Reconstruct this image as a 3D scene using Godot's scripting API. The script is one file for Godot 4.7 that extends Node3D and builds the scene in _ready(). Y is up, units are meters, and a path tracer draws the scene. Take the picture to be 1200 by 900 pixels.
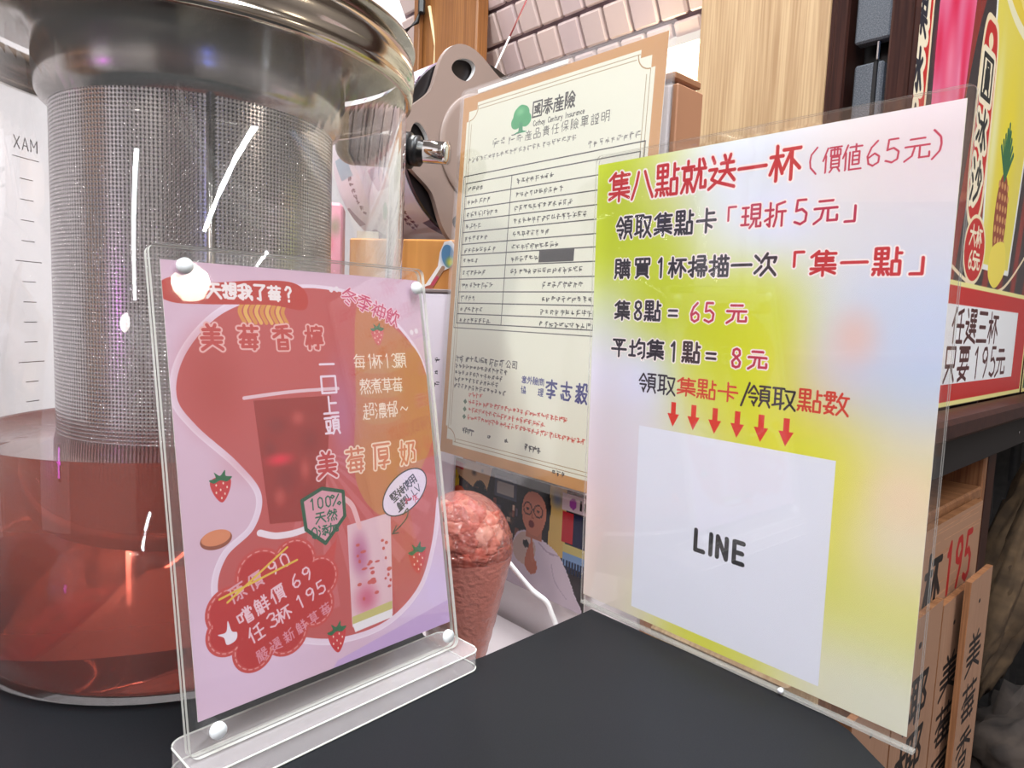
extends Node3D

# ---------------------------------------------------------------- lettering
# Each character is a list of brush strokes on a 10 x 10 grid (x, y, x, y ...), or of [other character, x, y, w, h].
const G := {
	"一": [[0, 5, 10, 5]], "木": [[0, 3, 10, 3], [5, 0, 5, 10], [5, 3, 0, 8], [5, 3, 10, 8]],
	"不": [[0, 1, 10, 1], [5, 1, 0, 7], [5, 1, 5, 10], [5, 4, 10, 7]], "杯": [["木", 0, 0, 4.2, 10], ["不", 4.4, 0.4, 5.6, 9.6]],
	"隹": [[3, 0, 0, 4], [2, 2, 2, 10], [6, 0, 7, 2], [2, 2, 10, 2], [2, 5, 9, 5], [2, 7, 9, 7], [2, 10, 10, 10], [6, 2, 6, 10]],
	"集": [["隹", 0, 0, 10, 5.8], ["木", 0, 6, 10, 4]], "八": [[3, 1, 2, 5, 0, 10], [6, 1, 8, 6, 10, 10]],
	"黑": [[1, 0, 9, 0, 9, 4, 1, 4, 1, 0], [5, 0, 5, 8], [1, 2, 9, 2], [1, 6, 9, 6], [0, 8, 10, 8], [1, 9, 0, 10], [4, 9, 4, 10], [6, 9, 7, 10], [9, 9, 10, 10]],
	"占": [[5, 0, 5, 5], [5, 2, 9, 2], [2, 5, 8, 5, 8, 10, 2, 10, 2, 5]], "點": [["黑", 0, 0, 5.6, 10], ["占", 5.8, 0, 4.6, 10]],
	"京": [[5, 0, 5, 1], [0, 2, 10, 2], [2, 3, 8, 3, 8, 6, 2, 6, 2, 3], [5, 6, 5, 10], [3, 7, 0, 10], [7, 7, 10, 10]],
	"尤": [[0, 3, 10, 3], [4, 0, 4, 4, 0, 10], [6, 4, 6, 9, 10, 9, 10, 7], [7, 0, 9, 2]], "就": [["京", 0, 0, 5, 10], ["尤", 5.3, 0, 4.7, 10]],
	"辶": [[1, 0, 2, 2], [0, 4, 3, 4, 1, 7, 3, 8], [0, 10, 3, 8, 10, 10]],
	"关": [[3, 0, 4, 2], [7, 0, 6, 2], [1, 3, 9, 3], [0, 6, 10, 6], [5, 3, 5, 6, 0, 10], [5, 6, 10, 10]], "送": [["辶", 0, 0, 10, 10], ["关", 4, 0, 6, 8]],
	"亻": [[8, 0, 0, 5], [5, 3, 5, 10]],
	"貝": [[1, 0, 9, 0, 9, 7, 1, 7, 1, 0], [1, 2.3, 9, 2.3], [1, 4.6, 9, 4.6], [3, 7, 0, 10], [7, 7, 10, 10]],
	"覀": [[0, 0, 10, 0], [1, 3, 9, 3, 9, 10, 1, 10, 1, 3], [4, 0, 4, 10], [6.5, 0, 6.5, 10]],
	"價": [["亻", 0, 0, 3, 10], ["覀", 3.5, 0, 6.5, 3.4], ["貝", 4, 4, 5.5, 6]],
	"直": [[0, 1, 10, 1], [5, 0, 5, 3], [2.5, 3, 8, 3, 8, 8, 2.5, 8, 2.5, 3], [2.5, 4.6, 8, 4.6], [2.5, 6.3, 8, 6.3], [0, 3, 0, 10, 10, 10]],
	"值": [["亻", 0, 0, 3, 10], ["直", 3.6, 0, 6.4, 10]], "元": [[2, 1, 8, 1], [0, 4, 10, 4], [4, 4, 3, 8, 0, 10], [6, 4, 6, 9, 10, 9, 10, 7]],
	"令": [[5, 0, 0, 4], [5, 0, 10, 4], [3, 4, 7, 4], [1, 6, 9, 6, 6, 9], [4, 8, 6, 10]],
	"頁": [[0, 0, 10, 0], [5, 0, 4, 2], [1, 2, 9, 2, 9, 7, 1, 7, 1, 2], [1, 3.7, 9, 3.7], [1, 5.3, 9, 5.3], [3, 7, 0, 10], [7, 7, 10, 10]],
	"領": [["令", 0, 0, 4.7, 10], ["頁", 5.2, 0, 4.8, 10]],
	"耳": [[0, 0, 10, 0], [2, 0, 2, 8], [7, 0, 7, 10], [2, 2.6, 7, 2.6], [2, 5.2, 7, 5.2], [0, 8.5, 10, 7]], "又": [[0, 0, 9, 0, 6, 6, 0, 10], [1, 2, 5, 7, 10, 10]],
	"取": [["耳", 0, 0, 5, 10], ["又", 5.4, 1, 4.6, 9]], "卡": [[5, 0, 5, 10], [5, 2, 9, 2], [0, 5, 10, 5], [5, 6.5, 8, 8]],
	"王": [[1, 0, 9, 0], [1, 5, 9, 5], [0, 10, 10, 10], [5, 0, 5, 10]],
	"見": [[1, 0, 9, 0, 9, 6, 1, 6, 1, 0], [1, 2, 9, 2], [1, 4, 9, 4], [4, 6, 3, 8, 0, 10], [6, 6, 6, 9.5, 10, 9.5, 10, 8]], "現": [["王", 0, 1, 4, 7.5], ["見", 4.5, 0, 5.5, 10]],
	"扌": [[0, 3, 10, 3], [6, 0, 6, 10, 3, 9], [0, 7.5, 10, 5.5]], "斤": [[9, 0, 2, 1], [2, 1, 2, 6, 0, 10], [2, 4, 10, 4], [7, 4, 7, 10]], "折": [["扌", 0, 0, 4, 10], ["斤", 4.5, 0, 5.5, 10]],
	"冓": [[0, 1.6, 10, 1.6], [3, 0, 3, 4.6], [7, 0, 7, 4.6], [0, 3.2, 10, 3.2], [1, 4.8, 9, 4.8], [1, 4.8, 1, 10], [9, 4.8, 9, 10, 8, 9], [5, 4.8, 5, 8.5], [1, 6.6, 9, 6.6], [0, 8.4, 10, 8.4]],
	"購": [["貝", 0, 0, 4, 10], ["冓", 4.6, 0, 5.4, 10]], "罒": [[0, 0, 10, 0, 10, 10, 0, 10, 0, 0], [3.3, 0, 3.3, 10], [6.6, 0, 6.6, 10]],
	"買": [["罒", 0.5, 0, 9, 2.8], ["貝", 1, 3.8, 8, 6.2]],
	"帚": [[1, 0, 8, 0, 8, 4, 1, 4], [0, 2, 9, 2], [0, 7, 0, 5.4, 10, 5.4, 10, 7], [2, 9.6, 2, 7.2, 8, 7.2, 8, 9.6], [5, 5.4, 5, 10]], "掃": [["扌", 0, 0, 4, 10], ["帚", 4.5, 0, 5.5, 10]],
	"艹": [[0, 5, 10, 5], [3, 0, 3, 10], [7, 0, 7, 10]], "田": [[0, 0, 10, 0, 10, 10, 0, 10, 0, 0], [0, 5, 10, 5], [5, 0, 5, 10]],
	"描": [["扌", 0, 0, 4, 10], ["艹", 4.5, 0, 5.5, 3], ["田", 5, 4, 4.6, 6]],
	"欠": [[4, 0, 0, 4], [2.5, 2, 10, 2, 9, 4], [5, 3, 5, 6, 0, 10], [5, 6, 10, 10]], "次": [[0, 1, 2, 3], [0, 9, 3, 6], ["欠", 3, 0, 7, 10]],
	"平": [[1, 1, 9, 1], [3, 2, 4, 4], [7, 2, 6, 4], [0, 6, 10, 6], [5, 1, 5, 10]], "土": [[1, 4, 9, 4], [5, 0, 5, 10], [0, 10, 10, 10]],
	"勻": [[4, 0, 0, 4], [3, 2, 10, 2, 10, 9, 8, 10], [3, 5, 6, 4.5], [3, 8, 7, 7]], "均": [["土", 0, 1, 4, 8], ["勻", 4.5, 0, 5.5, 10]],
	"女": [[4, 0, 2, 6, 8, 10], [8, 2, 6, 7, 1, 10], [0, 3.5, 10, 3.5]], "攵": [[4, 0, 0, 4], [3, 2, 10, 2], [8, 2, 6, 6, 0, 10], [2, 4, 5, 7, 10, 10]],
	"數": [[1, 0, 4.2, 0, 4.2, 3.6, 1, 3.6, 1, 0], [0, 1.8, 5, 1.8], [2.6, 0, 2.6, 5], ["女", 0, 5, 5.2, 5], ["攵", 5.4, 0, 4.6, 10]],
	"天": [[1, 1, 9, 1], [0, 4.5, 10, 4.5], [5, 1, 5, 4.5, 0, 10], [5, 4.5, 10, 10]], "目": [[1, 0, 9, 0, 9, 10, 1, 10, 1, 0], [1, 3.3, 9, 3.3], [1, 6.6, 9, 6.6]],
	"心": [[0, 3, 1, 8], [2, 2, 3, 9, 8, 9, 9, 6], [5, 0, 6, 3], [8, 1, 10, 4]], "想": [["木", 0, 0, 5, 6], ["目", 5.5, 0, 4.5, 6], ["心", 0.5, 6.6, 9, 3.4]],
	"我": [[5, 0, 0, 1.5], [0, 4, 10, 4], [3, 1, 3, 10, 1, 9], [0, 8, 5, 6], [6, 0, 7, 6, 10, 10, 10, 8], [9, 5, 5, 9], [8, 1, 9.5, 2.5]],
	"了": [[1, 0, 9, 0, 5, 4], [5, 4, 5, 10, 3, 9]], "母": [[2, 0, 1, 8, 9.5, 8], [2, 0, 9, 0, 8, 10], [0, 4, 10, 4], [5, 1.5, 5.5, 3], [5, 5, 5.5, 6.5]],
	"每": [[3, 0, 0, 3], [2, 1.5, 10, 1.5], ["母", 0, 3.2, 10, 6.8]], "莓": [["艹", 0, 0, 10, 2.4], ["每", 0.5, 2.8, 9, 7.2]],
	"美": [[3, 0, 4, 1.5], [7, 0, 6, 1.5], [1, 2, 9, 2], [1.5, 3.7, 8.5, 3.7], [0, 5.4, 10, 5.4], [5, 1.5, 5, 5.4], [0.5, 7.1, 9.5, 7.1], [5, 5.4, 5, 7.1, 0, 10], [5, 7.1, 10, 10]],
	"禾": [[8, 0, 2, 1], [0, 3.5, 10, 3.5], [5, 0.5, 5, 10], [5, 3.5, 0, 8], [5, 3.5, 10, 8]], "日": [[0, 0, 10, 0, 10, 10, 0, 10, 0, 0], [0, 5, 10, 5]],
	"香": [["禾", 0, 0, 10, 6], ["日", 2.5, 6.2, 5, 3.8]], "宀": [[5, 0, 5, 2], [0, 8, 0, 3, 10, 3, 10, 8]], "丁": [[0, 0, 10, 0], [5, 0, 5, 10, 3, 9]],
	"寧": [["宀", 0, 0, 10, 2.5], ["心", 1, 2.5, 8, 2], ["罒", 1, 5, 8, 1.6], ["丁", 0, 7.4, 10, 2.6]], "檸": [["木", 0, 0, 3.6, 10], ["寧", 4, 0, 6, 10]],
	"冬": [[4, 0, 0, 5], [3, 2, 9, 2, 5, 5, 0, 7], [3, 3, 10, 6.5], [4, 7, 6, 8], [3, 9, 6, 10]], "子": [[1, 0, 9, 0, 5, 3.5], [5, 3.5, 5, 10, 3, 9], [0, 5, 10, 5]],
	"季": [["禾", 0, 0, 10, 5.6], ["子", 1, 5.8, 8, 4.2]], "礻": [[4, 0, 6, 1.5], [1, 3, 9, 3, 0, 7], [5, 5, 5, 10], [6, 5, 9, 7]],
	"申": [[0, 2, 10, 2, 10, 8, 0, 8, 0, 2], [0, 5, 10, 5], [5, 0, 5, 10]], "神": [["礻", 0, 0, 4, 10], ["申", 4.6, 0, 5.4, 10]],
	"食": [[5, 0, 0, 3.5], [5, 0, 10, 3.5], [5, 2, 5, 3.5], [2, 3.5, 8, 3.5, 8, 6.5, 2, 6.5], [2, 5, 8, 5], [2, 3.5, 2, 10, 5, 9], [8, 7, 5, 8], [4.5, 7, 10, 10]],
	"飲": [["食", 0, 0, 5, 10], ["欠", 5.2, 0, 4.8, 10]], "口": [[0, 0, 10, 0, 10, 10, 0, 10, 0, 0]], "上": [[4, 0, 4, 10], [4, 4, 9, 4], [0, 10, 10, 10]],
	"豆": [[0, 0, 10, 0], [2, 2, 8, 2, 8, 6, 2, 6, 2, 2], [3, 7, 4, 9], [7, 7, 6, 9], [0, 10, 10, 10]], "頭": [["豆", 0, 0.5, 4.6, 9], ["頁", 5.2, 0, 4.8, 10]],
	"果": [[1, 0, 9, 0, 9, 5, 1, 5, 1, 0], [1, 2.5, 9, 2.5], [5, 0, 5, 10], [0, 6.5, 10, 6.5], [5, 6.5, 0, 10], [5, 6.5, 10, 10]], "顆": [["果", 0, 0, 4.8, 10], ["頁", 5.2, 0, 4.8, 10]],
	"灬": [[1, 0, 0, 10], [4, 0, 4.3, 10], [6.5, 0, 7, 10], [9, 0, 10, 10]], "方": [[5, 0, 5, 2], [0, 2, 10, 2], [4, 2, 3, 6, 0, 10], [3, 5, 9, 5, 8, 9, 6, 10]],
	"熬": [["土", 0, 0, 5, 2.6], ["方", 0, 2.8, 5, 4.6], ["攵", 5.2, 0, 4.8, 7], ["灬", 0.5, 8, 9, 2]],
	"者": [[1, 1.5, 8, 1.5], [4.5, 0, 4.5, 4], [0, 4, 10, 4], [9, 0.5, 0, 7], [3, 5.5, 8, 5.5, 8, 10, 3, 10, 3, 5.5], [3, 7.7, 8, 7.7]], "煮": [["者", 0, 0, 10, 7.3], ["灬", 0.5, 8.2, 9, 1.8]],
	"早": [["日", 2, 0, 6, 5], [0, 7, 10, 7], [5, 5, 5, 10]], "草": [["艹", 0, 0, 10, 2.4], ["早", 0.5, 3, 9, 7]],
	"走": [["土", 1, 0, 8, 4.5], [5, 4.5, 5, 9], [5, 6.5, 8.5, 6.5], [3, 6, 0, 10], [1, 8, 4, 10, 10, 10]], "召": [[1, 0, 9, 0, 8, 4, 6, 4], [4, 0, 0, 4], ["口", 1.5, 5.5, 7, 4.5]],
	"超": [["走", 0, 0, 5.6, 10], ["召", 5.6, 0, 4.4, 7.5]], "氵": [[1, 0, 5, 2], [0, 4, 4, 5.5], [0, 10, 5, 7]],
	"曲": [[0, 0, 10, 0, 10, 10, 0, 10, 0, 0], [0, 5, 10, 5], [3.3, -2, 3.3, 10], [6.6, -2, 6.6, 10]],
	"辰": [[0, 0, 10, 0], [0.5, 0, 0, 10], [3, 2.5, 9, 2.5], [1.5, 5, 10, 5], [3.5, 5, 3.5, 10, 6, 9], [9, 6, 6.5, 7.5], [5.5, 5.5, 10, 10]],
	"濃": [["氵", 0, 0, 3, 10], ["曲", 4.2, 1, 5, 2.8], ["辰", 3.6, 4.6, 6.4, 5.4]],
	"有": [[0, 2, 10, 2], [5, 0, 0, 6], [3, 4, 9, 4, 9, 10, 7.5, 9.5], [3, 4, 3, 10], [3, 6, 9, 6], [3, 8, 9, 8]], "阝": [[1, 0, 1, 10], [1, 0, 8, 0, 4, 4, 8, 6, 7, 8, 3, 8]],
	"郁": [["有", 0, 0, 5.8, 10], ["阝", 6.4, 0, 3.6, 10]], "厂": [[0, 0, 10, 0], [1, 0, 0, 10]], "厚": [["厂", 0, 0, 10, 10], ["日", 3, 2, 5.5, 3.3], ["子", 2.5, 6, 6.5, 4]],
	"奶": [["女", 0, 0, 4.5, 10], [5, 1, 10, 1, 8.5, 4, 10, 5, 9.5, 9, 8, 9], [6.5, 1, 6, 6, 4, 10]],
	"臣": [[1, 0, 9, 0], [1, 0, 1, 10], [1, 3, 8, 3, 8, 6, 1, 6], [5, 0, 5, 3], [5, 6, 5, 10], [1, 10, 9, 10]], "堅": [["臣", 0, 0, 5, 5.5], ["又", 5.4, 0, 4.6, 5.5], ["土", 1, 6, 8, 4]],
	"持": [["扌", 0, 0, 4, 10], ["土", 4.8, 0, 5, 4.2], [4.4, 6, 10, 6], [8, 4.6, 8, 10, 7, 9.2], [5.4, 7.3, 6.4, 8.7]],
	"使": [["亻", 0, 0, 3, 10], [3.5, 1, 10, 1], [4.5, 2.5, 9, 2.5, 9, 5, 4.5, 5, 4.5, 2.5], [6.8, 0, 6.8, 5, 3.5, 10], [4.6, 6, 10, 10]],
	"用": [[1, 0, 9, 0, 9, 10, 8, 9.5], [1, 0, 1, 7, 0, 10], [1, 3.3, 9, 3.3], [1, 6.6, 9, 6.6], [5, 0, 5, 10]],
	"魚": [[4, 0, 1, 2.5], [3.5, 1, 8, 1, 6.5, 2.5], [1, 2.7, 9, 2.7, 9, 7, 1, 7, 1, 2.7], [1, 4.8, 9, 4.8], [5, 2.7, 5, 7], ["灬", 0.5, 8, 9, 2]],
	"羊": [[3, 0, 4, 2], [7, 0, 6, 2], [1, 2.5, 9, 2.5], [1, 5, 9, 5], [0, 7.5, 10, 7.5], [5, 2.5, 5, 10]], "鮮": [["魚", 0, 0, 4.8, 10], ["羊", 5.3, 0, 4.7, 10]],
	"乳": [[4, 0, 0, 1], [0.5, 2, 1, 3.5], [2.5, 2, 2.5, 3.5], [4.5, 1.5, 4, 3.5], [0, 4.5, 4.5, 4.5, 2.5, 6], [2.5, 6, 2.5, 10, 1, 9], [0, 7.5, 5, 7], [7, 0, 7, 9, 10, 9, 10, 7.5]],
	"然": [[3, 0, 0, 4], [2, 1.5, 5, 1.5, 4, 4, 0, 7], [2, 3, 3.5, 4], [5, 3, 10, 3], [7.5, 0, 7.5, 3, 5, 7], [7.5, 3, 10, 7], [8.7, 0.5, 9.8, 1.5], ["灬", 0.5, 8, 9, 2]],
	"添": [["氵", 0, 0, 3, 10], [5, 1, 9, 1], [4, 3.5, 10, 3.5], [7, 1, 7, 3.5, 4, 6], [7, 3.5, 10, 6], [6.7, 6, 6.7, 10, 5.7, 9.4], [5, 7.5, 4, 9], [8, 7, 8.5, 8.3], [9.3, 6.5, 10, 8.5]],
	"力": [[0, 2.5, 9, 2.5, 8.5, 9, 7, 10], [4.5, 0, 4, 5, 0, 10]], "加": [["力", 0, 0, 5.5, 10], ["口", 6.5, 2.5, 3.5, 6]], "小": [[5, 0, 5, 10, 3.5, 9], [2.5, 3, 0, 8], [7.5, 3, 10, 8]],
	"原": [["厂", 0, 0, 10, 10], [6, 1.2, 5.3, 2.5], ["日", 3.3, 2.5, 5, 3.3], ["小", 2.5, 6.2, 7, 3.8]],
	"嚐": [["口", 0, 2.5, 2.6, 4.5], [6.8, 0, 6.8, 1.6], [4.8, 0.4, 5.4, 1.6], [8.8, 0.4, 8.2, 1.6], [3.6, 3.4, 3.6, 2, 10, 2, 10, 3.4], [5.6, 2.9, 8, 2.9, 8, 4.2, 5.6, 4.2, 5.6, 2.9], [8.5, 4.8, 5, 5.4], [5, 4.6, 5, 6.4, 9, 6.4], ["日", 5, 7.2, 4, 2.8]],
	"壬": [[8, 0, 1, 1.2], [0, 5, 10, 5], [5, 1, 5, 10], [1, 10, 9, 10]], "任": [["亻", 0, 0, 3.2, 10], ["壬", 3.8, 0.3, 6.2, 9.6]],
	"嚴": [["口", 1, 0, 3, 1.8], ["口", 6, 0, 3, 1.8], ["厂", 0, 3, 10, 7], ["耳", 1.6, 4.4, 4, 5.6], ["攵", 5.8, 4, 4.2, 6]],
	"巽": [[0.5, 0, 4, 0, 4, 2, 1, 2, 1, 4, 4.5, 4], [5.5, 0, 9, 0, 9, 2, 6, 2, 6, 4, 9.5, 4], [1, 6, 9, 6], [3.5, 4.5, 3.5, 8], [6.5, 4.5, 6.5, 8], [0, 8, 10, 8], [3, 8.5, 1, 10], [7, 8.5, 9, 10]],
	"選": [["辶", 0, 0, 10, 10], ["巽", 3.7, 0, 6.3, 8]], "亲": [[5, 0, 5, 1], [1, 1.5, 9, 1.5], [3, 2, 4, 4], [7, 2, 6, 4], [0, 4.5, 10, 4.5], [1, 6.5, 9, 6.5], [5, 4.5, 5, 10], [5, 6.5, 1, 9.5], [5, 6.5, 9, 9.5]],
	"新": [["亲", 0, 0, 5.2, 10], ["斤", 5.6, 0, 4.4, 10]],
	"或": [[0, 2, 10, 2], [1.5, 3.5, 5, 3.5, 5, 6, 1.5, 6, 1.5, 3.5], [0, 8.5, 5.5, 7.5], [6, 0, 7, 6, 10, 10, 10, 8], [9.5, 4, 5.5, 9], [8, 0, 9, 1]], "國": [["口", 0, 0, 10, 10], ["或", 1.8, 1.8, 6.4, 6.6]],
	"泰": [[1, 1, 9, 1], [1.5, 2.7, 8.5, 2.7], [0, 4.4, 10, 4.4], [5, 0, 4.5, 3.5, 0, 8], [6, 4.4, 10, 8], ["小", 3, 5.6, 4, 4.4]],
	"產": [[5, 0, 5, 1.5], [1, 2, 9, 2], [3, 2.5, 4, 4], [7, 2.5, 6, 4], [0.5, 4.5, 10, 4.5], [1, 4.5, 0, 10], [4, 5, 2.6, 6.8], [3.4, 6, 9, 6], [6, 5, 6, 9.8], [3.4, 7.9, 9, 7.9], [2.4, 9.9, 10, 9.9]],
	"險": [["阝", 0, 0, 3, 10], [6.6, 0, 3.4, 3.5], [6.6, 0, 10, 3.5], [5.4, 3.5, 8, 3.5], ["口", 4, 4.6, 2, 1.8], ["口", 7.4, 4.6, 2, 1.8], [5.2, 7, 3.4, 10], [5.1, 8.3, 6.4, 10], [8.4, 7, 6.8, 10], [8.3, 8.3, 10, 10]],
	"意": [[5, 0, 5, 1], [1, 1.3, 9, 1.3], [3, 1.8, 4, 3], [7, 1.8, 6, 3], [0, 3.3, 10, 3.3], ["日", 2.5, 4, 5, 2.9], ["心", 0.5, 7.4, 9, 2.6]],
	"外": [[3, 0, 0, 5], [2, 2, 5, 2, 4, 6, 0, 10], [2, 4, 4, 6], [7, 0, 7, 10], [7, 4, 10, 6]],
	"商": [[5, 0, 5, 1.2], [0, 1.5, 10, 1.5], [3, 1.8, 4, 3.2], [7, 1.8, 6, 3.2], [0.5, 10, 0.5, 3.5, 9.5, 3.5, 9.5, 10], [4, 4, 3, 5.5], [6, 4, 7, 5.5], ["口", 3.3, 6.3, 3.4, 2.7]],
	"協": [[0, 4, 3, 4], [1.5, 0, 1.5, 10], ["力", 5, 0, 4, 4.5], ["力", 3.6, 5.2, 3, 4.8], ["力", 7, 5.2, 3, 4.8]],
	"理": [["王", 0, 1, 4, 8], ["田", 5, 0, 4.6, 5.6], [7.3, 5.6, 7.3, 10], [5, 7.8, 9.6, 7.8], [4.5, 10, 10, 10]], "李": [["木", 0, 0, 10, 5.4], ["子", 1, 5.8, 8, 4.2]],
	"志": [[0, 2.5, 10, 2.5], [5, 0, 5, 5], [2, 5, 8, 5], ["心", 0.5, 6, 9, 4]],
	"毅": [[2.5, 0, 2.5, 1], [0, 1.5, 5, 1.5], [1.5, 2, 2, 3.5], [3.5, 2, 3, 3.5], [0, 4, 5, 4], [3.5, 4, 0, 7], [2.5, 5, 3, 10, 1.5, 9.5], [3, 6.5, 0, 9.5], [5, 5, 3, 6.5, 5, 9.5], [6.5, 0, 6, 3, 5.3, 4], [6.5, 0, 9, 0, 9, 3, 10, 3.5], [5.7, 5, 9.5, 5, 8, 8, 5.3, 10], [6, 6, 10, 10]],
	"大": [[0, 3.5, 10, 3.5], [5, 0, 5, 3.5, 0, 10], [5, 3.5, 10, 10]], "三": [[1, 0.5, 9, 0.5], [2, 5, 8, 5], [0, 9.5, 10, 9.5]],
	"只": [["口", 1.5, 0, 7, 5.5], [4, 6, 1, 10], [6, 6, 9, 10]], "要": [["覀", 0.5, 0, 9, 3.8], ["女", 0, 4.4, 10, 5.6]],
	"圓": [["口", 0, 0, 10, 10], ["口", 3.5, 1.6, 3, 1.6], ["貝", 2.5, 3.9, 5, 4.9]],
	"冰": [[0, 2, 1.5, 3.5], [0, 8, 2, 6], [6.5, 0, 6.5, 10, 5, 9], [3, 3.5, 5.5, 3.5, 3, 8], [9.5, 2, 7, 4.5], [6.5, 4, 10, 9]],
	"沙": [["氵", 0, 0, 3, 10], [6.8, 0, 6.8, 5.5], [5.3, 2, 4, 4.5], [8.5, 2, 10, 4], [9, 5, 7, 8, 3.5, 10]], "椰": [["木", 0, 0, 3.3, 10], ["耳", 3.6, 0, 3, 10], ["阝", 7.2, 0, 2.8, 10]],
	"品": [["口", 2.8, 0, 4.4, 4], ["口", 0, 5.6, 4.2, 4.4], ["口", 5.8, 5.6, 4.2, 4.4]], "保": [["亻", 0, 0, 3, 10], ["口", 4.6, 0, 4.4, 3.4], ["木", 3.6, 4.2, 6.4, 5.8]],
	"責": [[1.5, 0.8, 8.5, 0.8], [2, 2, 8, 2], [0, 3.3, 10, 3.3], [5, 0, 5, 3.3], ["貝", 1, 4.2, 8, 5.8]], "單": [["口", 1, 0, 3.4, 2.2], ["口", 5.6, 0, 3.4, 2.2], ["田", 1.5, 3.2, 7, 3.6], [0, 8.2, 10, 8.2], [5, 6.8, 5, 10]],
	"證": [[2, 0, 2.6, 0.8], [0, 2, 4, 2], [0.6, 3.8, 3.6, 3.8], [0.6, 5.4, 3.6, 5.4], ["口", 0.6, 7, 3, 3], [5, 1, 7, 1, 5, 4], [7.6, 0, 10, 4], [9.4, 0.4, 8.4, 2], ["豆", 5.2, 4.6, 4.6, 5.4]],
	"明": [["日", 0, 1, 3.6, 7], [5.4, 0, 9.6, 0, 9.6, 10, 8.6, 9.5], [5.4, 0, 5.4, 6, 4.6, 10], [5.4, 3, 9.6, 3], [5.4, 6, 9.6, 6]],
	"公": [[4, 0, 0, 5], [6, 0, 10, 5], [4.5, 4.5, 2, 9, 8, 8.5], [7, 6.5, 9, 10]], "司": [[1, 0.5, 9.5, 0.5, 9.5, 10, 8, 9.5], [1, 3, 7, 3], ["口", 1.5, 5, 5, 3.6]],
	"0": [[5, 0, 2.5, 1.5, 2, 5, 2.5, 8.5, 5, 10, 7.5, 8.5, 8, 5, 7.5, 1.5, 5, 0]], "1": [[3.5, 2, 5.5, 0, 5.5, 10]], "2": [[2, 2.5, 3.5, 0.3, 6.5, 0.3, 8, 2.6, 6, 6, 2, 10, 8.4, 10]],
	"3": [[2, 1.5, 4.5, 0, 7.5, 1, 7.2, 3.8, 4.5, 4.8, 7.8, 6, 7.8, 8.8, 5, 10, 2, 8.8]], "5": [[7.5, 0, 3, 0, 2.5, 4.4, 5.5, 3.8, 8, 5.6, 7.6, 8.8, 5, 10, 2, 9]],
	"6": [[6.8, 0, 4, 2.4, 2.3, 6, 3, 9, 5, 10, 7.6, 8.8, 7.8, 6.4, 5.6, 5, 2.8, 6.6]], "8": [[5, 4.6, 2.6, 3, 3, 0.8, 5, 0, 7, 0.8, 7.4, 3, 5, 4.6, 2.2, 7, 2.8, 9.3, 5, 10, 7.2, 9.3, 7.8, 7, 5, 4.6]],
	"9": [[7.6, 3, 5.5, 5, 3, 4.4, 2.2, 2.4, 3.6, 0.4, 6.4, 0.2, 7.8, 2.4, 7.4, 6, 5, 10]], "%": [[8, 0, 2, 10], [2, 0, 4, 1.5, 2, 3, 0.5, 1.5, 2, 0], [8, 7, 9.5, 8.5, 8, 10, 6.2, 8.5, 8, 7]],
	"L": [[2, 0, 2, 10, 8, 10]], "I": [[5, 0, 5, 10]], "N": [[2, 10, 2, 0, 8, 10, 8, 0]], "E": [[8, 0, 2, 0, 2, 10, 8, 10], [2, 5, 7.4, 5]], "V": [[1, 0, 5, 10, 9, 0]],
	"M": [[1, 10, 1, 0, 5, 6, 9, 0, 9, 10]], "A": [[1, 10, 5, 0, 9, 10], [2.6, 6.4, 7.4, 6.4]], "X": [[1, 0, 9, 10], [9, 0, 1, 10]], "C": [[9, 2, 6.5, 0, 3, 0.6, 1, 5, 3, 9.4, 6.5, 10, 9, 8]],
	"a": [[8, 4, 8, 10], [8, 6, 5, 4, 2, 7, 5, 10, 8, 8]], "t": [[5, 1, 5, 9, 7, 10], [3, 4, 8, 4]], "h": [[2, 0, 2, 10], [2, 6, 5, 4, 8, 6, 8, 10]], "y": [[2, 4, 5, 9], [8, 4, 4, 13, 2, 13]],
	"e": [[2, 7, 8, 7, 7, 4.4, 4, 4, 2, 7, 4, 10, 8, 9]], "n": [[2, 4, 2, 10], [2, 6, 5, 4, 8, 6, 8, 10]], "u": [[2, 4, 2, 9, 5, 10, 8, 8], [8, 4, 8, 10]], "r": [[3, 4, 3, 10], [3, 6.5, 5, 4.4, 8, 4.4]],
	"s": [[8, 4.6, 4, 4, 3, 6, 8, 8, 7, 10, 2, 9.6]], "c": [[8, 5, 5, 4, 2, 7, 5, 10, 8, 9]],
	"=": [[1.5, 4, 8.5, 4], [1.5, 7, 8.5, 7]], "/": [[7.5, 0, 2.5, 10]], "?": [[2, 2, 4, 0, 7, 0.4, 8, 2.6, 5, 5, 5, 7], [5, 9.4, 5, 10]], "~": [[0, 6, 2.5, 4, 5, 5.4, 7.5, 6.6, 10, 4.6]],
	"「": [[9, 0, 5, 0, 5, 6]], "」": [[5, 4, 5, 10, 1, 10]], "（": [[8, 0, 5.4, 2.6, 5, 5, 5.4, 7.4, 8, 10]], "）": [[2, 0, 4.6, 2.6, 5, 5, 4.6, 7.4, 2, 10]], "・": [[4.8, 5, 5.2, 5]], " ": [],
}


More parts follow.
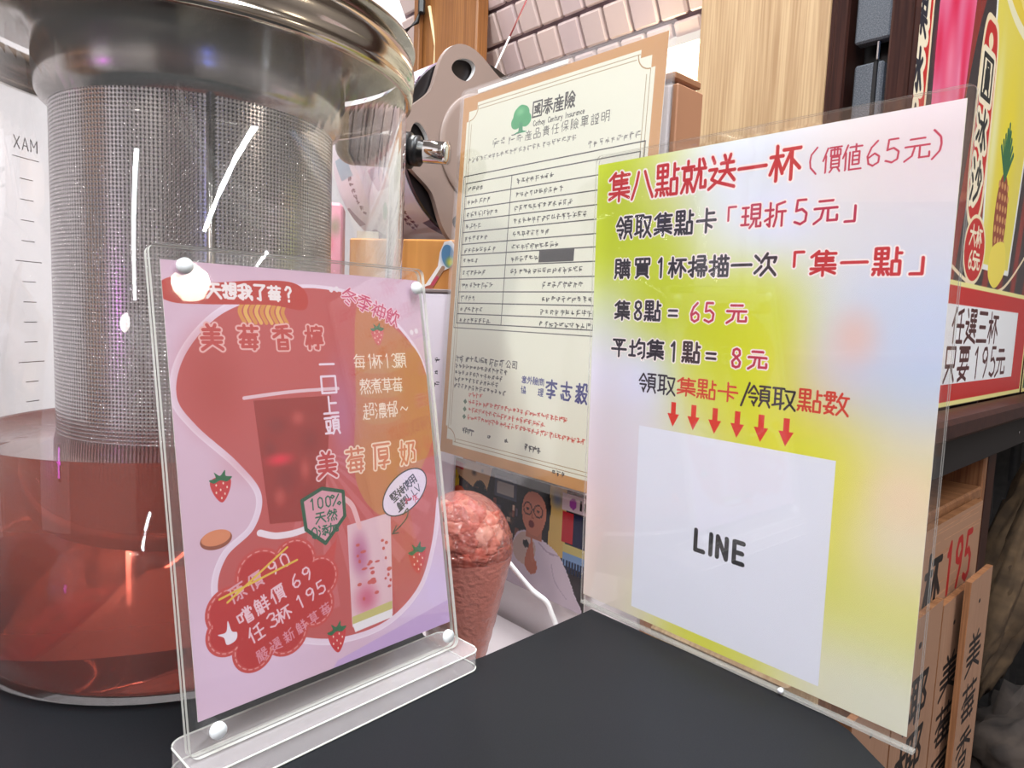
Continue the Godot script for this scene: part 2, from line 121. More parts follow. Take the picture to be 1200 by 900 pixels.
class Pad:                                                          # a sheet that is printed on: units of the sheet, k pixels each, drawn twice as fine
	var im: Image
	var k: float
	var rng := RandomNumberGenerator.new()

	func _init(w: float, h: float, scale: float, paper: Color) -> void:
		k = scale * 2.0
		im = Image.create(int(w * scale) * 2, int(h * scale) * 2, false, Image.FORMAT_RGBA8)
		im.fill(paper)
		rng.seed = 7

	func rect(x: float, y: float, w: float, h: float, c: Color) -> void:
		im.fill_rect(Rect2i(int(x * k), int(y * k), maxi(1, int(w * k)), maxi(1, int(h * k))), c)

	func poly(pts: PackedVector2Array, c: Color) -> void:
		var lo := INF
		var hi := -INF
		for p in pts:
			lo = minf(lo, p.y * k)
			hi = maxf(hi, p.y * k)
		for row in range(maxi(0, int(lo)), mini(im.get_height() - 1, int(hi)) + 1):
			var y := row + 0.5
			var xs := PackedFloat32Array()
			var n := pts.size()
			for i in n:
				var ay := pts[i].y * k
				var by := pts[(i + 1) % n].y * k
				if (ay <= y) != (by <= y):
					xs.append((pts[i].x + (pts[(i + 1) % n].x - pts[i].x) * (y - ay) / (by - ay)) * k)
			xs.sort()
			for j in range(0, xs.size() - 1, 2):
				var a := int(round(xs[j]))
				var b := int(round(xs[j + 1]))
				if b > a:
					im.fill_rect(Rect2i(a, row, b - a, 1), c)

	func oval(x: float, y: float, rx: float, ry: float, c: Color, turn := 0.0) -> void:
		var pts := PackedVector2Array()
		for i in 36:
			var t := TAU * i / 36.0
			pts.append(Vector2(x, y) + Vector2(cos(t) * rx, sin(t) * ry).rotated(turn))
		poly(pts, c)

	func line(pts: PackedVector2Array, wd: float, c: Color) -> void:
		for i in pts.size():
			var r := wd * 0.5
			if r * k < 1.0:
				im.fill_rect(Rect2i(int(pts[i].x * k), int(pts[i].y * k), 1, 1), c)
			else:
				var rows := int(r * k)
				for q in range(-rows, rows + 1):
					var half := sqrt(maxf(0.0, r * k * r * k - q * q))
					im.fill_rect(Rect2i(int(pts[i].x * k - half), int(pts[i].y * k) + q, maxi(1, int(half * 2.0)), 1), c)
			if i:
				var side := (pts[i] - pts[i - 1]).orthogonal().normalized() * maxf(r, 0.6 / k)
				poly(PackedVector2Array([pts[i - 1] + side, pts[i] + side, pts[i] - side, pts[i - 1] - side]), c)

	func curve(pts: Array, wd: float, c: Color, closed := false) -> PackedVector2Array:
		var out := spline(pts, closed)
		line(out, wd, c)
		return out

	func spline(pts: Array, closed := false) -> PackedVector2Array:
		var out := PackedVector2Array()
		var n := pts.size()
		for i in (n if closed else n - 1):
			var p0: Vector2 = pts[(i - 1 + n) % n] if closed or i > 0 else pts[i]
			var p1: Vector2 = pts[i]
			var p2: Vector2 = pts[(i + 1) % n]
			var p3: Vector2 = pts[(i + 2) % n] if closed or i + 2 < n else pts[(i + 1) % n]
			for s in 10:
				out.append(p1.cubic_interpolate(p2, p0, p3, s / 10.0))
		if not closed:
			out.append(pts[n - 1])
		return out

	func blob(pts: Array, c: Color) -> void:
		poly(spline(pts, true), c)

	func soft(x: float, y: float, rx: float, ry: float, c: Color, strength := 1.0) -> void:   # an airbrushed spot of ink
		var small := Image.create(32, 32, false, Image.FORMAT_RGBA8)
		for j in 32:
			for i in 32:
				var d := Vector2(i - 15.5, j - 15.5).length() / 15.5
				small.set_pixel(i, j, Color(c.r, c.g, c.b, strength * smoothstep(1.0, 0.0, d)))
		small.resize(maxi(2, int(rx * 2.0 * k)), maxi(2, int(ry * 2.0 * k)), Image.INTERPOLATE_BILINEAR)
		im.blend_rect(small, Rect2i(0, 0, small.get_width(), small.get_height()), Vector2i(int((x - rx) * k), int((y - ry) * k)))

	func strokes(ch: String, at: Vector2, x: Vector2, y: Vector2, out: Array) -> void:
		for item in G.get(ch, []):
			if item[0] is String:
				strokes(item[0], at + x * (item[1] / 10.0) + y * (item[2] / 10.0), x * (item[3] / 10.0), y * (item[4] / 10.0), out)
			else:
				var pts := PackedVector2Array()
				for i in range(0, item.size(), 2):
					pts.append(at + x * (item[i] / 10.0) + y * (item[i + 1] / 10.0))
				out.append(pts)

	func text(s: String, x: float, y: float, w: float, h: float, step: float, wd: float, c: Color, turn := 0.0, edge := 0.0, edge_color := Color.WHITE, down := false) -> void:
		var all := []
		var at := Vector2(x, y)
		var way := Vector2(0, step) if down else Vector2(step, 0)
		for ch in s:
			var narrow := ch in "0123568 9=/?~LIENVMAXCathyenursc".replace(" ", "")
			strokes(ch, at + Vector2(w * 0.14 if narrow and ch not in "=" else 0.0, 0).rotated(turn), Vector2(w * (0.72 if narrow else 1.0), 0).rotated(turn), Vector2(0, h).rotated(turn), all)
			at += (way * (0.74 if narrow and not down else 1.0)).rotated(turn)
		if edge > 0.0:
			for p in all:
				line(p, wd + edge * 2.0, edge_color)
		for p in all:
			line(p, wd, c)

	func small_print(x: float, y: float, w: float, h: float, c: Color, wd := 2.0, gap := 1.25) -> void:   # lines too small to read in the photograph
		var cx := x
		while cx < x + w - h:
			for i in 8:
				var a := Vector2(cx + rng.randf() * h * 0.6, y + rng.randf() * h * 0.7)
				line(PackedVector2Array([a, a + (Vector2(rng.randf_range(0.2, 0.6) * h, 0) if i % 2 else Vector2(0, rng.randf_range(0.2, 0.5) * h))]), wd, c)
			cx += h * gap

	func done() -> ImageTexture:
		im.shrink_x2()
		return ImageTexture.create_from_image(im)


# ---------------------------------------------------------------- helpers
const GROUND := 0.9                                                 # height of the black counter top
var used := {}
var M := {}


func rgb(r: float, g: float, b: float, a := 1.0) -> Color:
	return Color(r / 255.0, g / 255.0, b / 255.0, a)


func mat(c: Color, rough := 0.6, metal := 0.0, tex: Texture2D = null) -> StandardMaterial3D:
	var m := StandardMaterial3D.new()
	m.albedo_color = c
	m.roughness = rough
	m.metallic = metal
	if tex:
		m.albedo_texture = tex
	return m


func pane(c: Color, rough := 0.02) -> StandardMaterial3D:           # clear sheet: light passes, the surface mirrors
	var m := mat(c, rough)
	m.transparency = BaseMaterial3D.TRANSPARENCY_ALPHA
	return m


func solid_glass(c: Color, bend := 0.05, rough := 0.0) -> StandardMaterial3D:
	var m := mat(Color(c.r, c.g, c.b, 0.0), rough)
	m.refraction_enabled = true
	m.refraction_scale = bend
	return m


func numbered(called: String) -> String:
	used[called] = used.get(called, -1) + 1
	return called if used[called] == 0 else "%s_%03d" % [called, used[called]]


func thing(called: String, label: String, category: String, at := Vector3.ZERO, yaw := 0.0, group := "") -> Node3D:
	var o := Node3D.new()
	o.name = numbered(called)
	add_child(o)
	o.position = at
	o.rotation_degrees.y = yaw
	o.set_meta("label", label)
	o.set_meta("category", category)
	if group:
		o.set_meta("group", group)
	return o


func struct(called: String, label: String) -> Node3D:
	var o := Node3D.new()
	o.name = called
	add_child(o)
	o.set_meta("kind", "structure")
	o.set_meta("label", label)
	return o


func part(called: String, mesh: Mesh, m: Material, parent: Node3D, at := Vector3.ZERO, turn := Vector3.ZERO) -> MeshInstance3D:
	var o := MeshInstance3D.new()
	o.name = called
	o.mesh = mesh
	if m:
		o.material_override = m
	parent.add_child(o, true)
	o.position = at
	o.rotation_degrees = turn
	return o


func tri(st: SurfaceTool, a: Vector3, b: Vector3, c: Vector3, ua := Vector2.ZERO, ub := Vector2.ZERO, uc := Vector2.ZERO) -> void:
	st.set_uv(ua)
	st.add_vertex(a)
	st.set_uv(ub)
	st.add_vertex(b)
	st.set_uv(uc)
	st.add_vertex(c)


func facet(st: SurfaceTool, pts: Array, out: Vector3, scale := 1.0) -> void:   # a convex flat face, turned outwards, uv in metres
	var n: Vector3 = (pts[1] - pts[0]).cross(pts[2] - pts[0])
	if n.dot(out) > 0.0:
		pts.reverse()
	for i in range(1, pts.size() - 1):
		var three := [pts[0], pts[i], pts[i + 1]]
		for p: Vector3 in three:
			var a := out.abs()
			var uv := Vector2(p.x, -p.y) if a.z >= a.x and a.z >= a.y else (Vector2(p.z, -p.y) if a.x >= a.y else Vector2(p.x, p.z))
			st.set_uv(uv * scale)
			st.add_vertex(p)


func box(w: float, h: float, d: float, bevel := 0.0) -> ArrayMesh:   # centred box with chamfered edges
	var st := SurfaceTool.new()
	st.begin(Mesh.PRIMITIVE_TRIANGLES)
	st.set_smooth_group(-1)
	var e := Vector3(w, h, d) * 0.5
	var b := minf(bevel, minf(e.x, minf(e.y, e.z)) * 0.9)
	var i := e - Vector3.ONE * b
	for s in [-1.0, 1.0]:
		facet(st, [Vector3(s * e.x, -i.y, -i.z), Vector3(s * e.x, i.y, -i.z), Vector3(s * e.x, i.y, i.z), Vector3(s * e.x, -i.y, i.z)], Vector3(s, 0, 0))
		facet(st, [Vector3(-i.x, s * e.y, -i.z), Vector3(i.x, s * e.y, -i.z), Vector3(i.x, s * e.y, i.z), Vector3(-i.x, s * e.y, i.z)], Vector3(0, s, 0))
		facet(st, [Vector3(-i.x, -i.y, s * e.z), Vector3(i.x, -i.y, s * e.z), Vector3(i.x, i.y, s * e.z), Vector3(-i.x, i.y, s * e.z)], Vector3(0, 0, s))
		if b > 0.0:
			for t in [-1.0, 1.0]:
				facet(st, [Vector3(s * e.x, t * i.y, -i.z), Vector3(s * e.x, t * i.y, i.z), Vector3(s * i.x, t * e.y, i.z), Vector3(s * i.x, t * e.y, -i.z)], Vector3(s, t, 0))
				facet(st, [Vector3(s * e.x, -i.y, t * i.z), Vector3(s * e.x, i.y, t * i.z), Vector3(s * i.x, i.y, t * e.z), Vector3(s * i.x, -i.y, t * e.z)], Vector3(s, 0, t))
				facet(st, [Vector3(-i.x, s * e.y, t * i.z), Vector3(i.x, s * e.y, t * i.z), Vector3(i.x, s * i.y, t * e.z), Vector3(-i.x, s * i.y, t * e.z)], Vector3(0, s, t))
				for q in [-1.0, 1.0]:
					facet(st, [Vector3(s * e.x, t * i.y, q * i.z), Vector3(s * i.x, t * e.y, q * i.z), Vector3(s * i.x, t * i.y, q * e.z)], Vector3(s, t, q))
	st.generate_normals()
	return st.commit()


func slab(outline: PackedVector2Array, depth: float, face: Material, rim: Material, printed := Rect2(), back: Material = null) -> ArrayMesh:   # outline in x,y, from z = -depth to 0; uv of the face within `printed`
	var lo := Vector2(INF, INF)
	var hi := -lo
	for p in outline:
		lo = lo.min(p)
		hi = hi.max(p)
	var r := printed if printed.has_area() else Rect2(lo, hi - lo)
	var index := Geometry2D.triangulate_polygon(outline)
	var front := SurfaceTool.new()
	var rear := SurfaceTool.new()
	var side := SurfaceTool.new()
	for st: SurfaceTool in [front, rear, side]:
		st.begin(Mesh.PRIMITIVE_TRIANGLES)
		st.set_smooth_group(-1)
	for i in range(0, index.size(), 3):
		var q := [outline[index[i]], outline[index[i + 1]], outline[index[i + 2]]]
		if (q[1] - q[0]).cross(q[2] - q[0]) > 0.0:
			q.reverse()
		for j in 3:
			var p: Vector2 = q[j]
			front.set_uv(Vector2((p.x - r.position.x) / r.size.x, (r.end.y - p.y) / r.size.y))
			front.add_vertex(Vector3(p.x, p.y, 0))
		for j in [2, 1, 0]:
			var p: Vector2 = q[j]
			rear.set_uv(p)
			rear.add_vertex(Vector3(p.x, p.y, -depth))
	var n := outline.size()
	var way := 0.0
	for i in n:
		way += outline[i].cross(outline[(i + 1) % n])
	for i in n:
		var a := outline[i]
		var b := outline[(i + 1) % n]
		var outwards := (b - a).orthogonal() * (1.0 if way < 0.0 else -1.0)
		facet(side, [Vector3(a.x, a.y, 0), Vector3(b.x, b.y, 0), Vector3(b.x, b.y, -depth), Vector3(a.x, a.y, -depth)], Vector3(outwards.x, outwards.y, 0))
	var made := ArrayMesh.new()
	var mats := [face, back if back else face, rim]
	var n_surface := 0
	for st: SurfaceTool in [front, rear, side]:
		st.generate_normals()
		st.commit(made)
		made.surface_set_material(n_surface, mats[n_surface])
		n_surface += 1
	return made


func rect_outline(x: float, y: float, w: float, h: float, r := 0.0) -> PackedVector2Array:   # rounded rectangle
	if r <= 0.0:
		return PackedVector2Array([Vector2(x, y), Vector2(x + w, y), Vector2(x + w, y + h), Vector2(x, y + h)])
	var out := PackedVector2Array()
	for c in 4:
		var mid := Vector2(x + r if c in [0, 3] else x + w - r, y + r if c in [0, 1] else y + h - r)
		for s in 7:
			out.append(mid + Vector2(r, 0).rotated(PI + c * PI / 2 + s / 6.0 * PI / 2))
	return out


func lathe(profile: Array, segs := 64, smooth := true, uv := Vector2(1, 1)) -> ArrayMesh:   # profile of (radius, height), outside to the right going up
	var st := SurfaceTool.new()
	st.begin(Mesh.PRIMITIVE_TRIANGLES)
	st.set_smooth_group(0 if smooth else -1)
	var length := 0.0
	var along := [0.0]
	for i in range(1, profile.size()):
		length += profile[i].distance_to(profile[i - 1])
		along.append(length)
	for i in range(1, profile.size()):
		for s in segs:
			var a0 := TAU * s / segs
			var a1 := TAU * (s + 1) / segs
			var p := []
			for q in [[i - 1, a0], [i - 1, a1], [i, a1], [i, a0]]:
				p.append(Vector3(profile[q[0]].x * cos(q[1]), profile[q[0]].y, -profile[q[0]].x * sin(q[1])))
			var u0 := uv.x * s / segs
			var u1 := uv.x * (s + 1) / segs
			var v0: float = uv.y * along[i - 1] / length
			var v1: float = uv.y * along[i] / length
			if profile[i - 1].x > 1e-6:
				tri(st, p[0], p[2], p[1], Vector2(u0, v0), Vector2(u1, v1), Vector2(u1, v0))
			if profile[i].x > 1e-6:
				tri(st, p[0], p[3], p[2], Vector2(u0, v0), Vector2(u0, v1), Vector2(u1, v1))
	st.index()
	st.generate_normals()
	return st.commit()


func tube(points: Array, radius: float, sides := 10, last := -1.0) -> ArrayMesh:
	var st := SurfaceTool.new()
	st.begin(Mesh.PRIMITIVE_TRIANGLES)
	st.set_smooth_group(0)
	var rings := []
	for i in points.size():
		var way: Vector3 = (points[mini(i + 1, points.size() - 1)] - points[maxi(i - 1, 0)]).normalized()
		var side := way.cross(Vector3.UP if absf(way.y) < 0.9 else Vector3.RIGHT).normalized()
		var up := side.cross(way)
		var r := radius if last < 0.0 else lerpf(radius, last, i / float(points.size() - 1))
		var ring := []
		for s in sides:
			var t := TAU * s / sides
			ring.append(points[i] + (side * cos(t) + up * sin(t)) * r)
		rings.append(ring)
	for i in range(1, rings.size()):
		for s in sides:
			var a: Vector3 = rings[i - 1][s]
			var b: Vector3 = rings[i - 1][(s + 1) % sides]
			var c: Vector3 = rings[i][(s + 1) % sides]
			var d: Vector3 = rings[i][s]
			tri(st, a, c, b)
			tri(st, a, d, c)
	for e in [0, rings.size() - 1]:
		for s in sides:
			if e == 0:
				tri(st, points[0], rings[0][s], rings[0][(s + 1) % sides])
			else:
				tri(st, points[-1], rings[-1][(s + 1) % sides], rings[-1][s])
	st.index()
	st.generate_normals()
	return st.commit()


func lump(rx: float, ry: float, rz: float, rough: float, freq: float, number: int, rings := 12) -> ArrayMesh:   # an uneven pebble-like body
	var noise := FastNoiseLite.new()
	noise.seed = number
	noise.frequency = freq
	var st := SurfaceTool.new()
	st.begin(Mesh.PRIMITIVE_TRIANGLES)
	st.set_smooth_group(0)
	var at := func(i: int, j: int) -> Vector3:
		var t := PI * i / rings
		var f := TAU * j / (rings * 2)
		var d := Vector3(sin(t) * cos(f), cos(t), sin(t) * sin(f))
		return d * Vector3(rx, ry, rz) * (1.0 + rough * noise.get_noise_3dv(d))
	for i in rings:
		for j in rings * 2:
			var a: Vector3 = at.call(i, j)
			var b: Vector3 = at.call(i, (j + 1) % (rings * 2))
			var c: Vector3 = at.call(i + 1, (j + 1) % (rings * 2))
			var d: Vector3 = at.call(i + 1, j)
			if i > 0:
				tri(st, a, b, c)
			if i < rings - 1:
				tri(st, a, c, d)
	st.index()
	st.generate_normals()
	return st.commit()


func wood(light: Color, dark: Color, number: int, fine := 0.09) -> ImageTexture:   # grain runs down the picture
	var a := FastNoiseLite.new()
	a.seed = number
	a.frequency = fine
	var b := FastNoiseLite.new()
	b.seed = number + 5
	b.frequency = 0.012
	var im := Image.create(256, 256, false, Image.FORMAT_RGB8)
	for y in 256:
		for x in 256:
			var bend := b.get_noise_2d(x, y * 0.25) * 26.0
			var ring := 0.5 + 0.5 * sin((x + bend) * 0.16 + b.get_noise_2d(x * 0.5 + 90.0, y * 0.1) * 6.0)
			var streak := a.get_noise_2d(x * 3.0, y * 0.12)
			var t := clampf(0.42 * ring + 0.9 * streak + 0.2, 0.0, 1.0)
			im.set_pixel(x, y, light.lerp(dark, t))
	im.resize(512, 512, Image.INTERPOLATE_CUBIC)
	return ImageTexture.create_from_image(im)


func noise_tex(light: Color, dark: Color, freq: float, number: int, bump := false) -> NoiseTexture2D:
	var n := FastNoiseLite.new()
	n.seed = number
	n.frequency = freq
	n.fractal_octaves = 4
	var t := NoiseTexture2D.new()
	t.width = 512
	t.height = 512
	t.seamless = true
	t.noise = n
	if bump:
		t.as_normal_map = true
		t.bump_strength = 6.0
	else:
		var g := Gradient.new()
		g.set_color(0, dark)
		g.set_color(1, light)
		t.color_ramp = g
	return t


# ---------------------------------------------------------------- what is printed on the sheets
func berry(p: Pad, x: float, y: float, s: float, pale := 0.0) -> void:
	var white := rgb(240, 200, 190)
	p.blob([Vector2(x - s * 0.45, y - s * 0.25), Vector2(x, y - s * 0.42), Vector2(x + s * 0.46, y - s * 0.25), Vector2(x + s * 0.36, y + s * 0.3), Vector2(x, y + s * 0.75), Vector2(x - s * 0.36, y + s * 0.3)], rgb(206, 44, 50).lerp(white, pale))
	for q in [[-0.2, -0.05], [0.12, -0.1], [0.28, 0.1], [-0.02, 0.18], [-0.22, 0.28], [0.16, 0.38], [0.0, 0.55]]:
		p.oval(x + q[0] * s, y + q[1] * s, s * 0.035, s * 0.055, rgb(250, 225, 200))
	p.blob([Vector2(x - s * 0.5, y - s * 0.3), Vector2(x - s * 0.2, y - s * 0.36), Vector2(x - s * 0.25, y - s * 0.62), Vector2(x, y - s * 0.45), Vector2(x + s * 0.24, y - s * 0.68), Vector2(x + s * 0.26, y - s * 0.42), Vector2(x + s * 0.54, y - s * 0.34), Vector2(x + s * 0.3, y - s * 0.16), Vector2(x, y - s * 0.24), Vector2(x - s * 0.3, y - s * 0.14)], rgb(28, 104, 62).lerp(white, pale * 0.6))


func print_points_sign() -> ImageTexture:
	var p := Pad.new(1000, 1408, 1.0, Color.WHITE)
	var wash := Image.create(6, 8, false, Image.FORMAT_RGBA8)        # the washed colours of the paper's design
	var rows := [
		[[192, 208, 50], [214, 222, 150], [228, 236, 240], [228, 234, 242], [232, 228, 230], [230, 220, 224]],
		[[196, 212, 44], [202, 216, 70], [222, 230, 190], [228, 235, 240], [228, 230, 234], [222, 222, 230]],
		[[214, 224, 170], [200, 214, 56], [202, 216, 36], [212, 223, 60], [218, 224, 215], [204, 217, 238]],
		[[228, 228, 238], [222, 228, 222], [212, 223, 80], [219, 226, 46], [222, 214, 190], [206, 216, 230]],
		[[228, 222, 230], [228, 228, 228], [222, 226, 150], [224, 228, 66], [230, 230, 76], [236, 226, 176]],
		[[230, 218, 224], [228, 224, 232], [226, 228, 200], [226, 230, 100], [230, 230, 86], [240, 230, 190]],
		[[232, 218, 216], [230, 222, 224], [228, 228, 200], [228, 230, 112], [228, 230, 122], [230, 230, 150]],
		[[234, 222, 212], [232, 228, 190], [226, 228, 98], [226, 228, 112], [233, 233, 190], [232, 234, 208]]]
	for j in 8:
		for i in 6:
			wash.set_pixel(i, j, rgb(rows[j][i][0], rows[j][i][1], rows[j][i][2]))
	wash.resize(p.im.get_width(), p.im.get_height(), Image.INTERPOLATE_CUBIC)
	p.im.blit_rect(wash, Rect2i(0, 0, wash.get_width(), wash.get_height()), Vector2i.ZERO)
	p.soft(815, 500, 90, 110, rgb(232, 200, 190), 0.8)
	p.soft(950, 860, 110, 120, rgb(246, 224, 190), 0.9)
	var red := rgb(196, 36, 48)
	var wine := rgb(188, 40, 74)
	var ink := rgb(34, 28, 48)
	var white := rgb(248, 240, 238)
	p.text("集八點就送一杯", 50, 34, 76, 84, 88, 9, red, 0.0, 5, white)
	p.text("（", 652, 52, 54, 62, 60, 4, wine)
	p.text("價值", 711, 58, 42, 56, 46, 4, wine)
	p.text("6", 792, 58, 64, 54, 60, 4, wine)
	p.text("5", 834, 60, 60, 50, 60, 4, wine)
	p.text("元", 890, 62, 48, 50, 60, 4, wine)
	p.text("）", 934, 54, 52, 60, 60, 4, wine)
	p.text("領取集點卡", 85, 170, 58, 62, 71.5, 7.5, ink, 0.0, 4, white)
	p.text("「現折", 440, 172, 54, 58, 66, 6, wine, 0.0, 4, white)
	p.text("5", 632, 172, 66, 58, 66, 6, wine, 0.0, 4, white)
	p.text("元」", 699, 174, 54, 58, 68, 6, wine, 0.0, 4, white)
	p.text("購買", 85, 298, 56, 54, 76, 7.5, ink, 0.0, 4, white)
	p.text("1", 225, 298, 60, 54, 66, 7.5, ink, 0.0, 4, white)
	p.text("杯掃描一次", 285, 298, 56, 54, 67, 7.5, ink, 0.0, 4, white)
	p.text("「集一點」", 628, 298, 58, 58, 72, 7, red, 0.0, 4, white)
	p.text("集", 92, 424, 54, 56, 60, 7.5, ink, 0.0, 4, white)
	p.text("8", 150, 424, 60, 54, 60, 7.5, ink, 0.0, 4, white)
	p.text("點", 206, 424, 56, 54, 60, 7.5, ink, 0.0, 4, white)
	p.text("=", 286, 430, 56, 48, 60, 7, ink, 0.0, 4, white)
	p.text("65", 348, 426, 62, 52, 62, 6.5, wine, 0.0, 4, white)
	p.text("元", 480, 426, 56, 52, 62, 6.5, wine, 0.0, 4, white)
	p.text("平均集", 84, 538, 56, 56, 69, 7.5, ink, 0.0, 4, white)
	p.text("1", 284, 540, 60, 54, 60, 7.5, ink, 0.0, 4, white)
	p.text("點", 346, 538, 56, 54, 60, 7.5, ink, 0.0, 4, white)
	p.text("=", 418, 546, 56, 46, 60, 7, ink, 0.0, 4, white)
	p.text("8", 486, 546, 58, 50, 60, 6.5, wine, 0.0, 4, white)
	p.text("元", 551, 546, 50, 50, 60, 6.5, wine, 0.0, 4, white)
	p.text("領取", 197, 640, 60, 54, 69, 5.5, ink)
	p.text("集點卡", 335, 640, 58, 50, 66, 5.5, rgb(212, 60, 44))
	p.text("/", 518, 634, 60, 62, 60, 6, ink)
	p.text("領取", 557, 640, 60, 52, 68, 5.5, ink)
	p.text("點數", 692, 636, 58, 52, 64, 5.5, rgb(212, 60, 44))
	for i in 6:
		var x := 324.0 + i * 68.4
		p.poly(PackedVector2Array([Vector2(x - 8, 714), Vector2(x + 8, 714), Vector2(x + 8, 748), Vector2(x + 20, 748), Vector2(x, 786), Vector2(x - 20, 748), Vector2(x - 8, 748)]), rgb(222, 52, 40))
	p.rect(203, 800, 592, 578, rgb(236, 241, 252))
	p.text("L", 404, 1072, 62, 58, 46, 13, rgb(28, 30, 34))
	p.text("I", 440, 1072, 62, 58, 46, 13, rgb(28, 30, 34))
	p.text("N", 474, 1072, 64, 58, 46, 13, rgb(28, 30, 34))
	p.text("E", 526, 1072, 62, 58, 46, 13, rgb(28, 30, 34))
	return p.done()


func print_drink_card() -> ImageTexture:
	var p := Pad.new(1000, 1400, 1.0, rgb(224, 190, 206))
	p.soft(150, 1250, 500, 420, rgb(236, 208, 230), 0.9)
	p.soft(900, 1250, 420, 330, rgb(222, 200, 236), 0.9)
	p.poly(PackedVector2Array([Vector2(480, 1380), Vector2(1000, 1312), Vector2(1000, 1400), Vector2(460, 1400)]), rgb(204, 172, 216))
	var shape := [Vector2(320, 90), Vector2(160, 165), Vector2(45, 290), Vector2(8, 420), Vector2(60, 520), Vector2(180, 650), Vector2(248, 760), Vector2(216, 860), Vector2(120, 930), Vector2(82, 1030), Vector2(120, 1140), Vector2(300, 1240), Vector2(480, 1310), Vector2(690, 1315), Vector2(860, 1230), Vector2(950, 1080), Vector2(1000, 900), Vector2(1030, 600), Vector2(960, 300), Vector2(760, 110), Vector2(540, 60)]
	p.curve(shape, 26, rgb(244, 226, 238), true)
	p.blob(shape, rgb(198, 86, 84))
	for i in 9:                                                     # sun rays behind the drinks
		var a := 0.3 + i * 0.2
		p.poly(PackedVector2Array([Vector2(470, 640), Vector2(470, 640) + Vector2(cos(a), sin(a)) * 560, Vector2(470, 640) + Vector2(cos(a + 0.09), sin(a + 0.09)) * 560]), rgb(208, 104, 106))
	p.curve(shape.slice(0, 17), 16, rgb(240, 218, 232))
	p.blob([Vector2(700, 110), Vector2(860, 200), Vector2(985, 340), Vector2(1010, 620), Vector2(900, 800), Vector2(800, 900), Vector2(700, 905), Vector2(620, 760), Vector2(650, 480)], rgb(200, 124, 76))
	p.soft(590, 520, 100, 320, rgb(190, 116, 156), 0.7)
	p.soft(130, 380, 160, 260, rgb(182, 62, 56), 0.7)
	p.soft(300, 640, 240, 130, rgb(196, 96, 96), 0.5)
	for i in 9:                                                     # woven curl of peel over the first drink
		var x := 250.0 + i * 19.0
		p.curve([Vector2(x, 190), Vector2(x - 14, 150), Vector2(x + 12, 110), Vector2(x + 40, 96)], 13, rgb(236, 182, 92) if i % 2 else rgb(222, 150, 70))
	p.blob([Vector2(-20, 96), Vector2(30, 52), Vector2(150, 62), Vector2(300, 46), Vector2(430, 44), Vector2(486, 80), Vector2(470, 140), Vector2(340, 128), Vector2(120, 134), Vector2(20, 130)], rgb(194, 54, 44))
	p.text("天想我了莓?", 134, 62, 44, 50, 52, 9, rgb(250, 240, 236))
	p.text("美莓香檸", 106, 200, 64, 78, 121, 11, rgb(198, 66, 62), 0.0, 6, rgb(240, 184, 176))
	# first drink
	p.poly(PackedVector2Array([Vector2(256, 450), Vector2(548, 450), Vector2(476, 884), Vector2(276, 862)]), rgb(160, 40, 36))
	for q in [[330, 540, 60, 50], [450, 600, 60, 70], [350, 720, 70, 80], [430, 800, 50, 50], [300, 620, 40, 60]]:
		p.soft(q[0], q[1], q[2], q[3], rgb(142, 34, 34), 0.8)
	for q in [[410, 520, 40, 40], [320, 780, 34, 50], [420, 700, 30, 60]]:
		p.soft(q[0], q[1], q[2], q[3], rgb(214, 96, 84), 0.7)
	p.soft(330, 655, 80, 34, rgb(240, 40, 66), 0.95)
	p.curve([Vector2(226, 440), Vector2(400, 428), Vector2(580, 426)], 12, rgb(236, 200, 206))
	p.curve([Vector2(240, 884), Vector2(300, 906), Vector2(390, 906), Vector2(480, 880)], 22, rgb(246, 230, 236))
	p.text("一口上頭", 514, 306, 58, 60, 74, 8, rgb(246, 226, 236), 0.0, 0, Color.WHITE, true)
	p.text("冬季神飲", 648, 44, 58, 62, 68, 6, rgb(206, 70, 108), 0.36, 4, rgb(244, 206, 214))
	berry(p, 776, 222, 62, 0.35)
	for q in [[770, 352, 110, 26], [772, 446, 110, 28], [762, 544, 92, 30]]:
		p.oval(q[0], q[1], q[2], q[3], rgb(200, 138, 88))
	p.text("每1杯13顆", 660, 302, 46, 54, 46, 4.5, rgb(250, 234, 214))
	p.text("熬煮草莓", 676, 396, 46, 56, 50, 4.5, rgb(250, 234, 214))
	p.text("超濃郁~", 678, 490, 50, 58, 56, 4.5, rgb(250, 234, 214))
	p.text("美", 470, 652, 72, 88, 119, 11, rgb(196, 58, 62), 0.0, 6, rgb(244, 206, 206))
	p.text("莓厚奶", 590, 650, 72, 88, 120, 9, rgb(216, 124, 92), 0.0, 6, rgb(250, 222, 196))
	# second drink
	p.poly(PackedVector2Array([Vector2(566, 924), Vector2(760, 912), Vector2(728, 1290), Vector2(550, 1286)]), rgb(234, 196, 202))
	p.soft(610, 1040, 60, 130, rgb(186, 96, 140), 0.9)
	p.soft(620, 1200, 80, 90, rgb(208, 92, 124), 0.9)
	for i in 26:
		p.oval(660 + p.rng.randf_range(-70, 80), 1090 + p.rng.randf_range(-90, 110), p.rng.randf_range(5, 13), p.rng.randf_range(4, 8), rgb(208, 88, 84))
	p.poly(PackedVector2Array([Vector2(554, 1250), Vector2(730, 1240), Vector2(728, 1272), Vector2(552, 1276)]), rgb(206, 196, 120))
	p.poly(PackedVector2Array([Vector2(552, 1276), Vector2(728, 1270), Vector2(724, 1300), Vector2(560, 1306)]), rgb(244, 240, 240))
	p.curve([Vector2(560, 822), Vector2(596, 860), Vector2(618, 940)], 20, rgb(240, 186, 186))
	# green shield
	var shield := [Vector2(398, 806), Vector2(478, 776), Vector2(562, 800), Vector2(560, 888), Vector2(474, 968), Vector2(404, 906)]
	p.poly(PackedVector2Array(shield), rgb(226, 160, 172))
